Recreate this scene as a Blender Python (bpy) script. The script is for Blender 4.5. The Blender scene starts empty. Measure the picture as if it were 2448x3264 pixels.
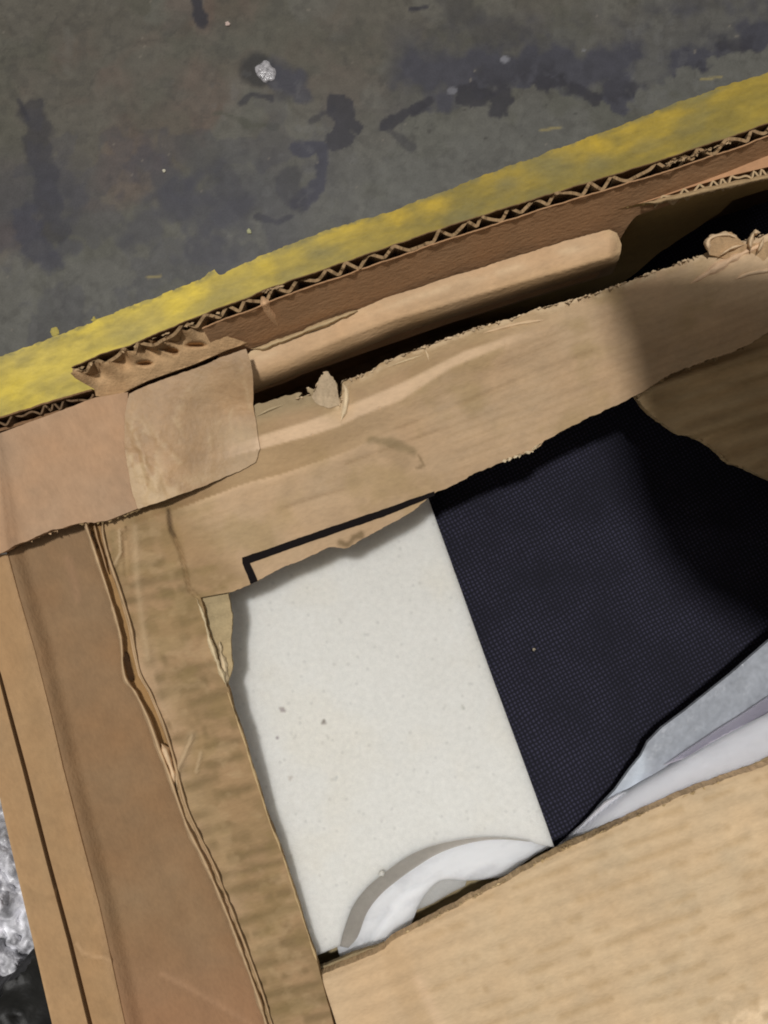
import bpy, math, random
import numpy as np
from mathutils import Vector
from mathutils.geometry import delaunay_2d_cdt

# ------------------------------------------------------------------ measures
# The lens looks straight down into the carton.  The top of the carton stands
# 0.30 m above the floor, the lens 0.254 m above that.
TOP, D = 0.30, 0.254
K = 1e-4                                  # metres on the lid per survey unit
sc = bpy.context.scene
C = bpy.data.collections.new('Scene_objects'); sc.collection.children.link(C)

cam = bpy.data.cameras.new('camera'); camo = bpy.data.objects.new('camera', cam); C.objects.link(camo)
camo.location = (0, 0, TOP + D)
cam.sensor_fit = 'VERTICAL'; cam.angle = 2*math.atan(1632*K/D)
cam.clip_start = 0.01; cam.clip_end = 50
sc.camera = camo

w = bpy.data.worlds.new("World"); sc.world = w; w.use_nodes = True
bg = w.node_tree.nodes['Background']; bg.inputs[0].default_value = (1.0, 0.95, 0.89, 1); bg.inputs[1].default_value = 0.24
LT = (-0.12, 0.19)                        # how far the lamp stands off the vertical
def lamp(name, loc, size, power, col):
    l = bpy.data.lights.new(name, 'AREA'); l.shape = 'DISK'; l.size = size; l.energy = power; l.color = col
    o = bpy.data.objects.new(name, l); C.objects.link(o); o.location = loc
    o.rotation_euler = (Vector((0, 0, TOP)) - Vector(loc)).to_track_quat('-Z', 'Y').to_euler()
lamp('warehouse_lamp', (LT[0]*3.2, LT[1]*3.2, TOP+3.2), 0.24, 84, (1.0, 0.975, 0.95))
lamp('warehouse_lamp_far', (1.3, 0.9, TOP+3.0), 0.9, 10, (0.95, 0.97, 1.0))
sc.view_settings.view_transform = 'Standard'; sc.view_settings.look = 'None'
sc.view_settings.exposure = 0.0; sc.view_settings.gamma = 1
sc.cycles.filter_width = 1.9

# ------------------------------------------------------------------ helpers
def lin(r, g, b):
    c = np.array([r, g, b])/255.0
    return np.where(c <= .04045, c/12.92, ((c+.055)/1.055)**2.4)
def hsh(ix, iy, seed):
    h = (ix.astype(np.int64)*374761393 + iy.astype(np.int64)*668265263 + seed*1442695041) & 0xffffffff
    h = ((h ^ (h >> 13))*1274126177) & 0xffffffff
    h = (h ^ (h >> 16)) & 0xffff
    return h/65535.0
def vn(x, y, seed=0):
    x = np.asarray(x, float); y = np.asarray(y, float)
    ix = np.floor(x); iy = np.floor(y); fx = x-ix; fy = y-iy
    fx = fx*fx*(3-2*fx); fy = fy*fy*(3-2*fy)
    a = hsh(ix, iy, seed); b = hsh(ix+1, iy, seed); c = hsh(ix, iy+1, seed); d = hsh(ix+1, iy+1, seed)
    return (a+(b-a)*fx)*(1-fy) + (c+(d-c)*fx)*fy
def fbm(x, y, sc_=100., seed=0, oc=4):
    s = 0; a = .5; t = 0
    for i in range(oc):
        s = s + a*vn(np.asarray(x)/sc_*2**i + 17.3*i, np.asarray(y)/sc_*2**i - 9.1*i, seed+i); t += a; a *= .55
    return s/t
def sstep(a, b, v):
    t = np.clip((np.asarray(v, float)-a)/(b-a), 0, 1); return t*t*(3-2*t)
def seg(px, py, path, signed=False):
    px = np.asarray(px, float); py = np.asarray(py, float)
    best = np.full(px.shape, 1e9); sg = np.zeros(px.shape); along = np.zeros(px.shape); L = 0
    for (x0, y0), (x1, y1) in zip(path[:-1], path[1:]):
        dx, dy = x1-x0, y1-y0; l2 = dx*dx+dy*dy; l = math.sqrt(l2)
        t = np.clip(((px-x0)*dx+(py-y0)*dy)/l2, 0, 1)
        d = np.hypot(px-x0-t*dx, py-y0-t*dy); m = d < best
        best = np.where(m, d, best); along = np.where(m, L+t*l, along)
        sg = np.where(m, np.sign(dx*(py-y0)-dy*(px-x0)), sg); L += l
    return (best*sg if signed else best), along
def rot(px, py, deg):                     # (along, across); across grows down the picture
    a = math.radians(deg); c, s = math.cos(a), math.sin(a)
    return px*c - py*s, px*s + py*c
def W(px, py, z):                         # survey unit at height z above the lid -> world
    s = K*(D-z)/D
    return np.stack([(px-1224)*s, (1632-py)*s, TOP+z+0*px], -1)
def jag(path, amp=4, step=9, seed=1, fine=.5, closed=False):
    P = [np.array(p, float) for p in path]; out = []
    if closed: P = P+[P[0]]
    L = 0
    for a, b in zip(P[:-1], P[1:]):
        l = np.linalg.norm(b-a); n = max(1, int(l/step)); t = (b-a)/max(l, 1e-6); nn = np.array([-t[1], t[0]])
        for i in range(n):
            s = L+l*i/n
            o = (vn(s/38., 0, seed)-.5)*2*amp + (vn(s/9., 3, seed+5)-.5)*2*amp*fine
            out.append(a+(b-a)*i/n + nn*float(o))
        L += l
    if not closed: out.append(P[-1])
    return [tuple(p) for p in out]
def smooth(path, k=6):                    # Catmull-Rom
    P = np.array(path, float); P = np.vstack([2*P[0]-P[1], P, 2*P[-1]-P[-2]]); out = []
    for i in range(1, len(P)-2):
        for j in range(k):
            t = j/k
            out.append(.5*((2*P[i])+(-P[i-1]+P[i+1])*t+(2*P[i-1]-5*P[i]+4*P[i+1]-P[i+2])*t*t+(-P[i-1]+3*P[i]-3*P[i+1]+P[i+2])*t**3))
    out.append(P[-2]); return [tuple(p) for p in out]
def off(path, d):
    P = np.array(path, float); T = np.gradient(P, axis=0); T /= np.linalg.norm(T, axis=1)[:, None]+1e-9
    return P + np.stack([-T[:, 1], T[:, 0]], -1)*d

def mk(name, verts, faces, cols, mats, mi=None, parent=None, smooth_=True):
    me = bpy.data.meshes.new(name); verts = np.asarray(verts, float)
    me.from_pydata(verts.tolist(), [], [list(map(int, f)) for f in faces])
    for m in mats: me.materials.append(m)
    if mi is not None: me.polygons.foreach_set('material_index', np.asarray(mi, np.int32))
    me.polygons.foreach_set('use_smooth', np.full(len(me.polygons), smooth_))
    at = me.color_attributes.new('Col', 'FLOAT_COLOR', 'POINT')
    c4 = np.ones((len(verts), 4)); c4[:, :3] = cols; at.data.foreach_set('color', c4.ravel())
    me.update()
    o = bpy.data.objects.new(name, me); C.objects.link(o)
    if parent is not None:
        o.parent = parent
        l = Vector((0, 0, 0)); p = parent
        while p is not None: l += p.location; p = p.parent
        o.location = -l
    return o
def tag(o, label=None, cat=None, group=None, kind=None):
    for k, v in (('label', label), ('category', cat), ('group', group), ('kind', kind)):
        if v: o[k] = v
    return o
def thing(name, loc, label, cat):
    o = bpy.data.objects.new(name, None); C.objects.link(o); o.location = loc; o.empty_display_size = .02
    return tag(o, label, cat)

def inside(px, py, poly):
    c = np.zeros(px.shape, bool); n = len(poly)
    for i in range(n):
        x0, y0 = poly[i]; x1, y1 = poly[(i+1) % n]
        if y0 == y1: continue
        m = ((y0 > py) != (y1 > py)) & (px < (x1-x0)*(py-y0)/(y1-y0)+x0); c ^= m
    return c
def sheet(name, outline, zf, cf, mat, th=.003, step=12, parent=None, edge=None, edgemat=None, hole=None):
    ol = jag(outline, 0, step, closed=True) if edge is None else outline
    B = np.array(ol, float)
    x0, y0 = B.min(0); x1, y1 = B.max(0)
    gx, gy = np.meshgrid(np.arange(x0, x1, step), np.arange(y0, y1, step*.87))
    gx = gx + (np.arange(gx.shape[0]) % 2)[:, None]*step*.5
    gx = gx.ravel(); gy = gy.ravel()
    m = inside(gx, gy, ol); gx = gx[m]; gy = gy[m]
    keep = np.ones(len(gx), bool)
    for i in range(0, len(B), 64):
        ch = B[i:i+64]
        keep &= (np.min((gx[:, None]-ch[None, :, 0])**2+(gy[:, None]-ch[None, :, 1])**2, 1) > (step*.45)**2)
    I = np.stack([gx[keep], gy[keep]], -1)
    allp = [Vector(p) for p in np.vstack([B, I]).tolist()]
    v, e, f, *_ = delaunay_2d_cdt(allp, [], [list(range(len(B)))], 1, 1e-3)
    V = np.array([(p.x, p.y) for p in v]); F = np.array([t for t in f if len(t) == 3], int)
    a, b, c = V[F[:, 0]], V[F[:, 1]], V[F[:, 2]]
    cr = (b[:, 0]-a[:, 0])*(c[:, 1]-a[:, 1])-(b[:, 1]-a[:, 1])*(c[:, 0]-a[:, 0])
    F[cr > 0] = F[cr > 0][:, ::-1]         # y grows down: clockwise in survey units faces up
    px, py = V[:, 0], V[:, 1]
    z = zf(px, py) if callable(zf) else np.full(px.shape, float(zf))
    top = W(px, py, z); bot = top.copy(); bot[:, 2] -= th
    E = {}
    for t in F:
        for i in range(3):
            k = (t[i], t[(i+1) % 3])
            if (k[1], k[0]) in E: del E[(k[1], k[0])]
            else: E[k] = 1
    n = len(V); faces = F.tolist(); mi = [0]*len(faces)
    faces += (F[:, ::-1]+n).tolist(); mi += [1 if edgemat else 0]*len(F)
    for (i, j) in E: faces.append([j, i, i+n, j+n]); mi.append(1 if edgemat else 0)
    col = cf(px, py) if callable(cf) else np.tile(np.asarray(cf, float), (n, 1))
    cols = np.vstack([col, col*.9])
    ob = mk(name, np.vstack([top, bot]), faces, cols, [mat]+([edgemat] if edgemat else []), mi, parent)
    me = ob.data
    sh = [False if i >= 2*len(F) else True for i in range(len(faces))]
    me.polygons.foreach_set('use_smooth', sh)
    # keep the rim crisp
    sharp = me.attributes.new('sharp_edge', 'BOOLEAN', 'EDGE')
    es = np.zeros(len(me.edges)*2, np.int32); me.edges.foreach_get('vertices', es); es = es.reshape(-1, 2)
    rim = set((min(a, b), max(a, b)) for a, b in E)
    vals = [((min(a, b), max(a, b)) in rim) or ((min(a, b)-n, max(a, b)-n) in rim) for a, b in es.tolist()]
    sharp.data.foreach_set('value', vals)
    return ob
def ridge(name, path, wd, h, zf, col, mat, parent=None, seed=3, wj=.35, base=0.0, prof=(0, .6, 1, .6, 0), zj=0, step=7, taper=True):
    P = np.array(jag(path, 0, step), float); P += 0
    T = np.gradient(P, axis=0); T /= np.linalg.norm(T, axis=1)[:, None]+1e-9; N = np.stack([-T[:, 1], T[:, 0]], -1)
    n = len(P); L = np.arange(n)*step
    ww = wd*(1+wj*2*(fbm(L, L*0, 40, seed, 3)-.5)*2)
    if taper: ww = ww*np.clip(np.minimum(np.arange(n), n-1-np.arange(n))/4., .08, 1)
    hh = h*np.clip(ww/wd, .2, 1.3)
    vs = []; cs = []; m = len(prof)
    for j, p in enumerate(prof):
        o = (j/(m-1)-.5)*2
        jit = (vn(L/9., j*3.1, seed+2)-.5)*wd*.5*(abs(o) > .9)
        Q = P + N*(o*ww+jit)[:, None]
        z = (zf(Q[:, 0], Q[:, 1]) if callable(zf) else zf) + base + p*hh + zj*(vn(L/25., j, seed+9)-.5)
        if p == 0: z = z-.0006
        vs.append(W(Q[:, 0], Q[:, 1], z)); cs.append(np.tile(col, (n, 1))*(1+.25*(vn(L/13., j, seed+4)-.5))[:, None])
    vs = np.stack(vs, 1).reshape(-1, 3); cs = np.stack(cs, 1).reshape(-1, 3)
    fc = []
    for i in range(n-1):
        for j in range(m-1):
            a = i*m+j; fc.append([a+1, a, a+m, a+m+1])
    return mk(name, vs, fc, cs, [mat], None, parent)
def chips(name, path, cnt, size, zf, col, mat, parent, seed=1, up=.002, inward=0):
    """ragged paper fibres standing along a torn edge"""
    rnd = random.Random(seed); P = np.array(jag(path, 0, 6), float)
    T = np.gradient(P, axis=0); T /= np.linalg.norm(T, axis=1)[:, None]+1e-9
    V = []; F = []; cc = []
    for k in range(cnt):
        i = rnd.randrange(len(P)); p = P[i]; t = T[i]; nrm = np.array([-t[1], t[0]])
        l = size*rnd.uniform(.4, 1.5); wd = size*rnd.uniform(.25, .8); s = rnd.uniform(-.6, 1)
        a = p-t*l*.5; b = p+t*l*.5; c = p+nrm*wd*s+t*rnd.uniform(-.3, .3)*l; d = p-nrm*wd*.5+t*rnd.uniform(-.2, .2)*l
        z0 = zf(np.array([p[0]]), np.array([p[1]]))[0] if callable(zf) else zf
        q = len(V); g = rnd.uniform(.8, 1.25)
        for pt, dz in ((a, .0003), (c, up*rnd.uniform(.2, 1)), (b, .0003), (d, up*rnd.uniform(-.2, .5))):
            V.append(W(np.array([pt[0]]), np.array([pt[1]]), z0+dz)[0]); cc.append(np.array(col)*g)
        F += [[q, q+1, q+3], [q+1, q+2, q+3]]
    o = mk(name, V, F, np.array(cc), [mat], None, parent, False)
    return o

# ------------------------------------------------------------------ materials
def nodes(name):
    m = bpy.data.materials.new(name); m.use_nodes = True; nt = m.node_tree
    return m, nt, nt.nodes['Principled BSDF']
def vmat(name, rough=.8, grain=.12, gscale=900, stretch=(1, 1, 1), ang=0, bump=.15, bdist=.0002, spec=.3, spk=0, extra=None):
    m, nt, b = nodes(name); N = nt.nodes.new; L = nt.links.new
    at = N('ShaderNodeAttribute'); at.attribute_name = 'Col'
    tc = N('ShaderNodeTexCoord'); mp = N('ShaderNodeMapping'); mp.inputs['Scale'].default_value = stretch
    rt = N('ShaderNodeMapping'); rt.inputs['Rotation'].default_value = (0, 0, math.radians(-ang))
    L(tc.outputs['Object'], rt.inputs[0]); L(rt.outputs[0], mp.inputs[0])
    n1 = N('ShaderNodeTexNoise'); n1.inputs['Scale'].default_value = gscale; n1.inputs['Detail'].default_value = 3
    L(mp.outputs[0], n1.inputs['Vector'])
    n2 = N('ShaderNodeTexNoise'); n2.inputs['Scale'].default_value = gscale*.18; n2.inputs['Detail'].default_value = 3
    L(mp.outputs[0], n2.inputs['Vector'])
    ad = N('ShaderNodeMath'); ad.operation = 'ADD'; L(n1.outputs[0], ad.inputs[0]); L(n2.outputs[0], ad.inputs[1])
    mr = N('ShaderNodeMapRange'); mr.inputs[1].default_value = .6; mr.inputs[2].default_value = 1.4
    mr.inputs[3].default_value = 1-grain; mr.inputs[4].default_value = 1+grain; L(ad.outputs[0], mr.inputs[0])
    mx = N('ShaderNodeVectorMath'); mx.operation = 'SCALE'; L(at.outputs['Color'], mx.inputs[0]); L(mr.outputs[0], mx.inputs['Scale'])
    L(mx.outputs[0], b.inputs['Base Color'])
    bp = N('ShaderNodeBump'); bp.inputs['Strength'].default_value = bump; bp.inputs['Distance'].default_value = bdist
    L(ad.outputs[0], bp.inputs['Height']); L(bp.outputs[0], b.inputs['Normal'])
    b.inputs['Roughness'].default_value = rough; b.inputs['Specular IOR Level'].default_value = spec
    return m, nt, b, mx, ad
kraft = vmat('kraft_board', .85, .10, 1000, (.5, 1, 1), 20, .6, .0004)[0]
kraft_v = vmat('kraft_board_crossgrain', .85, .10, 1000, (.55, 1, 1), -70, .6, .0004)[0]
torn = vmat('torn_paper', .95, .16, 1400, (1, 1, 1), 0, .5, .0005, .1)[0]
cut = vmat('cut_board_edge', .95, .35, 900, (1, 1, .3), 20, .8, .001, .1)[0]
tape_m = vmat('paper_tape', .6, .10, 700, (1, 1, 1), 0, .35, .0006, .5)[0]
floor_m, fnt, fb, fmx, fad = vmat('sealed_concrete', .5, .17, 800, (1, 1, 1), 0, .12, .0004, .22)
line_m = vmat('floor_paint', .6, .13, 600, (.4, 1, 1), 20, .5, .0008, .35)[0]
cream_m = vmat('cream_foam_board', .75, .09, 3200, (1, 1, 1), 0, .3, .0003, .15)[0]
white_m = vmat('white_foam', .8, .03, 500, (.5, 1, 1), 20, .2, .0004, .12)[0]
for m_ in (cream_m, white_m):
    b_ = m_.node_tree.nodes['Principled BSDF']; b_.inputs['Subsurface Weight'].default_value = .85; b_.inputs['Subsurface Radius'].default_value = (1, .93, .88); b_.inputs['Subsurface Scale'].default_value = .011
grey_m = vmat('grey_foam_film', .4, .06, 420, (1, 1, 1), 0, .4, .0008, .5)[0]
ink_m = vmat('printed_ink', .9, .1, 1500, (1, 1, 1), 0, .2, .0001, .08)[0]

def weave_mat():
    m, nt, b = nodes('woven_fabric'); N = nt.nodes.new; L = nt.links.new
    tc = N('ShaderNodeTexCoord'); mp = N('ShaderNodeMapping'); mp.inputs['Rotation'].default_value = (0, 0, math.radians(-28))
    dist = N('ShaderNodeTexNoise'); dist.inputs['Scale'].default_value = 130; dist.inputs['Detail'].default_value = 2
    L(tc.outputs['Object'], dist.inputs['Vector'])
    sc1 = N('ShaderNodeVectorMath'); sc1.operation = 'SCALE'; sc1.inputs['Scale'].default_value = .0017; L(dist.outputs['Color'], sc1.inputs[0])
    av = N('ShaderNodeVectorMath'); av.operation = 'ADD'; L(tc.outputs['Object'], av.inputs[0]); L(sc1.outputs[0], av.inputs[1]); L(av.outputs[0], mp.inputs[0])
    ws = []
    for d in ('X', 'Y'):
        wv = N('ShaderNodeTexWave'); wv.bands_direction = d; wv.inputs['Scale'].default_value = 2*math.pi/(20*.00138); wv.inputs['Distortion'].default_value = 0
        L(mp.outputs[0], wv.inputs['Vector']); ws.append(wv)
    mu = N('ShaderNodeMath'); mu.operation = 'MULTIPLY'; L(ws[0].outputs['Fac'], mu.inputs[0]); L(ws[1].outputs['Fac'], mu.inputs[1])
    ns = N('ShaderNodeTexNoise'); ns.inputs['Scale'].default_value = 900; ns.inputs['Detail'].default_value = 2; L(tc.outputs['Object'], ns.inputs['Vector'])
    nl = N('ShaderNodeTexNoise'); nl.inputs['Scale'].default_value = 60; L(tc.outputs['Object'], nl.inputs['Vector'])
    m2 = N('ShaderNodeMath'); m2.operation = 'MULTIPLY'; L(mu.outputs[0], m2.inputs[0]); L(ns.outputs[0], m2.inputs[1])
    m3 = N('ShaderNodeMath'); m3.operation = 'MULTIPLY'; L(m2.outputs[0], m3.inputs[0]); L(nl.outputs[0], m3.inputs[1])
    cr = N('ShaderNodeValToRGB'); e = cr.color_ramp.elements
    e[0].position = 0; e[0].color = (.012, .012, .017, 1); e[1].position = .26; e[1].color = (.043, .042, .070, 1)
    L(m3.outputs[0], cr.inputs[0]); L(cr.outputs[0], b.inputs['Base Color'])
    b.inputs['Roughness'].default_value = .9; b.inputs['Specular IOR Level'].default_value = .12
    bp = N('ShaderNodeBump'); bp.inputs['Strength'].default_value = .6; bp.inputs['Distance'].default_value = .0003
    L(mu.outputs[0], bp.inputs['Height']); L(bp.outputs[0], b.inputs['Normal'])
    return m
fabric_m = weave_mat()
def plain(name, col, rough, metal=0, spec=.5, scale=200, amt=.3, bump=.5, bd=.001):
    m, nt, b = nodes(name); N = nt.nodes.new; L = nt.links.new
    tc = N('ShaderNodeTexCoord'); n = N('ShaderNodeTexNoise'); n.inputs['Scale'].default_value = scale; n.inputs['Detail'].default_value = 5
    L(tc.outputs['Object'], n.inputs['Vector'])
    cr = N('ShaderNodeValToRGB'); e = cr.color_ramp.elements; c = np.array(col)
    e[0].position = .35; e[0].color = (*(c*(1-amt)), 1); e[1].position = .65; e[1].color = (*np.minimum(c*(1+amt), 1), 1)
    L(n.outputs[0], cr.inputs[0]); L(cr.outputs[0], b.inputs['Base Color'])
    bp = N('ShaderNodeBump'); bp.inputs['Strength'].default_value = bump; bp.inputs['Distance'].default_value = bd
    L(n.outputs[0], bp.inputs['Height']); L(bp.outputs[0], b.inputs['Normal'])
    b.inputs['Roughness'].default_value = rough; b.inputs['Metallic'].default_value = metal; b.inputs['Specular IOR Level'].default_value = spec
    return m
silver_m = plain('crinkled_clear_film', (.55, .55, .58), .32, 0, .7, 120, .5, .7, .003)
shade_m = plain('shade_black', (.008, .008, .007), .5, 0, .3, 120, .3, .4, .002)  # near-black for the shadow area left of the carton
gum_m = plain('gum', (.33, .32, .33), .18, 0, .7, 500, .4, .8, .001)

# ------------------------------------------------------------------ floor
def floor_cols(px, py):
    n = px.shape
    base = np.tile(lin(83, 79, 70), (len(px), 1))
    line_d = (py - (1136 - .371*px))/1.067             # negative = away from the painted line
    def mixc(m, col, base):
        return base*(1-m[:, None]) + np.asarray(col)*m[:, None]
    wx = px + 60*(fbm(px, py, 90, 31)-.5); wy = py + 60*(fbm(px, py, 90, 47)-.5)
    base = mixc(sstep(-520, -40, line_d)*.7, lin(89, 90, 86), base)
    base = mixc(sstep(.52, .72, fbm(wx*.8+wy*.3, wy, 260, 5))*sstep(1500, 500, px)*.75, lin(90, 75, 65), base)
    base = mixc(sstep(.50, .66, fbm(wx, wy, 150, 8))*.45, lin(74, 74, 63), base)
    base = mixc(sstep(.56, .64, fbm(wx+900, wy, 210, 12))*.30, lin(98, 98, 92), base)
    for sd, s_, th, reg in ((201, 190, .53, 1.0), (202, 110, .57, .7), (203, 260, .50, .8)):
        f = fbm(wx, wy, s_, sd, 5)
        base = mixc(sstep(.016, .002, np.abs(f-th))*.28*reg*sstep(.35, .6, fbm(px, py, 140, sd+7)), lin(50, 49, 46), base)
        base = mixc(sstep(th, th+.03, f)*.10*reg, lin(100, 98, 90), base)
    base = mixc(sstep(.60, .68, fbm(px, py, 44, 207, 4))*.30, lin(60, 58, 54), base)
    blue = lin(57, 57, 66); dk = lin(43, 42, 48)
    def poly(pth, r, softn, amp, col, k, sd):
        nonlocal base
        softn = softn*.6; k = min(1, k*1.1)
        d, _ = seg(px, py, pth)
        d = d + (fbm(px, py, 46, sd, 4)-.5)*2*amp
        base = mixc(sstep(r+softn, r-softn, d)*k, col, base)
    poly([(110, 350), (130, 500), (150, 640), (180, 740)], 42, 14, 30, dk, .6, 3)
    poly([(60, 320), (90, 380)], 10, 8, 12, dk, .7, 4)
    poly([(80, 680), (100, 780), (160, 840)], 36, 18, 34, blue, .7, 6)
    poly([(480, 520), (560, 620), (740, 700)], 70, 60, 60, blue, .55, 7)
    poly([(700, 560), (780, 650)], 40, 20, 30, dk, .4, 9)
    poly([(620, -20), (640, 60)], 24, 10, 22, dk, .85, 10)
    poly([(1310, 30), (1360, 22)], 8, 6, 8, dk, .8, 11)
    # ring stain, its tail and the curdled patch
    d = np.hypot(px-838, py-228); r = 46+14*(fbm(px, py, 30, 14)-.5)
    base = mixc(sstep(62, 40, d+16*(fbm(px, py, 22, 14)-.5)+.32*(px-838)+.12*(py-228))*.92, lin(46, 45, 44), base)
    base = mixc(sstep(50, 20, seg(px, py, [(880, 215), (930, 250), (900, 290)])[0]+30*(fbm(px, py, 30, 13)-.5))*.5, blue, base)
    poly([(880, 240), (920, 250), (960, 290)], 34, 20, 30, blue, .7, 15)
    poly([(770, 330), (800, 300), (860, 310)], 12, 6, 16, dk, .7, 16)
    poly([(690, 360), (740, 370), (800, 400), (880, 400)], 12, 8, 20, lin(66, 66, 56), .7, 17)
    poly([(1075, 340), (1110, 400), (1070, 440)], 32, 8, 44, dk, .8, 18)
    poly([(990, 385), (1060, 350)], 10, 6, 16, dk, .6, 19)
    poly([(950, 480), (1020, 475), (1030, 520), (1010, 600), (960, 650)], 22, 9, 28, blue, .9, 20)
    poly([(930, 560), (900, 600), (950, 640)], 30, 10, 26, dk, .5, 21)
    poly([(820, 690), (880, 710), (930, 690)], 9, 6, 12, dk, .75, 22)
    # broad damp band across the upper right, crisp lower edge
    d, _ = seg(px, py, [(1225, 400), (1330, 345), (1480, 315), (1600, 300), (1740, 265), (1850, 300), (1960, 335), (2200, 220), (2500, 130)], True)
    edge = d + 46*(fbm(px, py, 60, 24)-.5)*2
    up = sstep(14, 0, edge)*sstep(-330, -60, edge)*sstep(1180, 1300, px)
    base = mixc(np.clip(up*(.25+.9*sstep(.35, .62, fbm(px, py, 110, 26))), 0, .9), blue, base)
    base = mixc(up*sstep(.5, .6, fbm(px, py, 70, 36))*sstep(-120, -10, edge)*.7, dk, base)
    base = mixc(sstep(.50, .58, fbm(wx, wy, 240, 37))*sstep(420, 620, py)*sstep(1100, 800, px)*.55, blue, base)
    base = mixc(sstep(.53, .59, fbm(wx, wy, 120, 38))*sstep(250, 420, py)*sstep(1250, 900, px)*.35, blue, base)
    poly([(1225, 400), (1290, 365), (1370, 325)], 16, 6, 22, dk, .8, 25)
    poly([(1480, 300), (1600, 310), (1590, 340)], 26, 8, 34, dk, .8, 27)
    poly([(1720, 270), (1800, 270), (1900, 315)], 18, 8, 30, dk, .75, 28)
    poly([(1450, 20), (1560, 90), (1650, 120)], 50, 30, 50, dk, .35, 29)
    poly([(1225, 405), (1260, 430), (1310, 470)], 12, 6, 14, dk, .5, 30)
    light = sstep(.66, .70, fbm(px, py, 34, 71, 3))*sstep(.55, .65, fbm(px, py, 300, 72))
    base = mixc(light*.15, lin(104, 104, 104), base)
    for (cx, cy, r, cc) in [(1610, 190, 14, (120, 120, 126)), (1440, 290, 16, (106, 106, 112)), (1835, 362, 5, (60, 60, 56)), (1548, 442, 6, (52, 50, 46)), (1368, 418, 6, (56, 54, 50)), (1328, 408, 4, (56, 54, 50)), (1662, 436, 4, (60, 56, 50)), (1480, 350, 5, (58, 56, 52)), (1860, 160, 6, (110, 110, 112))]:
        d = np.hypot(px-cx, (py-cy)*1.3)+6*(fbm(px, py, 10, 33)-.5)
        base = mixc(sstep(r+3, r-2, d)*.8, lin(*cc), base)
    for (a, b_) in [((1725, 415), (1790, 405)), ((2235, 252), (2300, 246)), ((470, 885), (510, 880))]:
        d, _ = seg(px, py, [a, b_]); d = d + 5*(fbm(px, py, 14, 35)-.5)
        base = mixc(sstep(6, 1, d)*.6, lin(150, 135, 80), base)
    sp = hsh(np.floor(px/7), np.floor(py/7), 91)
    base = mixc((sp > .9994)*.4, lin(130, 122, 110), base)
    base = base*(0.86+.28*fbm(px, py, 26, 44, 3))[:, None]
    far = np.clip(np.maximum.reduce([-60-px, px-2520, -60-py, py-1420])/60., 0, 1)
    return mixc(far, lin(84, 83, 78), base)
def nonuni(lo, a, b, hi, st):
    return np.concatenate([np.linspace(lo, a, 14)[:-1], np.arange(a, b, st), np.linspace(b, hi, 14)])
gx = nonuni(-9000, -60, 2520, 11000, 6.5); gy = nonuni(-9000, -60, 1420, 12000, 6.5)
X, Y = np.meshgrid(gx, gy); px, py = X.ravel(), Y.ravel()
V = W(px, py, np.full(px.shape, -TOP)); V[:, 2] = 0
nx = len(gx); ii = (np.arange(len(gy)-1)[:, None]*nx+np.arange(nx-1)[None]).ravel()
floor = mk('floor', V, np.stack([ii+nx, ii+nx+1, ii+1, ii], -1), floor_cols(px, py), [floor_m])
tag(floor, 'dark grey sealed concrete warehouse floor with stains', None, None, 'structure')

top_e = [(-1500, 1700), (-300, 1247), (0, 1134), (221, 1055), (502, 944), (640, 890), (672, 866), (684, 858), (700, 876), (826, 818), (1033, 735), (1224, 681), (1372, 627), (1556, 553), (1741, 487), (1962, 406), (2183, 317), (2448, 229), (2900, 60), (3800, -280)]
low_e = [(3800, -30), (2448, 500), (1200, 960), (0, 1400), (-1500, 1960)]
def line_cols(px, py):
    a, c = rot(px, py, 20)
    br = fbm(a*.22, c, 40, 61, 4); f2 = fbm(px, py, 150, 62, 3); fine_ = fbm(a*.3, c, 10, 63, 3)
    left = sstep(1500, 300, px)[:, None]
    worn = lin(134, 118, 50)*(1-left) + lin(182, 164, 84)*left
    bright = lin(178, 150, 44)*(1-left) + lin(214, 190, 70)*left
    d, _ = seg(px, py, top_e)
    k = np.clip(sstep(.35, .70, f2*.55+br*.45)*.55 + sstep(50, 5, d+30*(f2-.5))*.35*sstep(.35, .6, f2), 0, 1)
    for (cx, cy, r) in [(60, 1260, 130), (560, 965, 100), (620, 930, 70), (850, 850, 70), (1370, 650, 70), (1900, 460, 80), (1270, 690, 60)]:
        k = np.maximum(k, sstep(r, 0, np.hypot((px-cx)*.8, py-cy)+50*(fbm(px, py, 50, 66)-.5))*1.0)
    col = worn*(1-k[:, None])+bright*k[:, None]
    conc = sstep(.50, .66, fbm(a*.4, c, 60, 67, 4))*.28 + sstep(20, 0, d)*sstep(.48, .60, fbm(a*.5, c, 18, 68, 3))*.6
    for (cx, cy, r) in [(1760, 520, 90), (1480, 700, 60), (1010, 800, 60), (1900, 520, 50), (1620, 590, 50)]:
        conc = np.maximum(conc, sstep(r, 0, np.hypot((px-cx)*.6, py-cy)+30*(fbm(px, py, 30, 69)-.5))*.5)
    conc = np.clip(conc, 0, .9)
    col = col*(1-conc[:, None])+lin(112, 108, 76)*conc[:, None]
    f3 = fbm(a*.12, c, 16, 77, 4); return col*(.72+.30*fine_+.28*f3)[:, None]
ln = sheet('yellow_line', jag(top_e[:-1], 2.8, 6, 5, .8)+[(3800, -280)]+low_e, lambda x, y: np.full(x.shape, -TOP+.0008), line_cols, line_m, .0006, 7.5, floor, True)
tag(ln, 'worn yellow painted line with a brushed edge')
ln['kind'] = 'structure'
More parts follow.
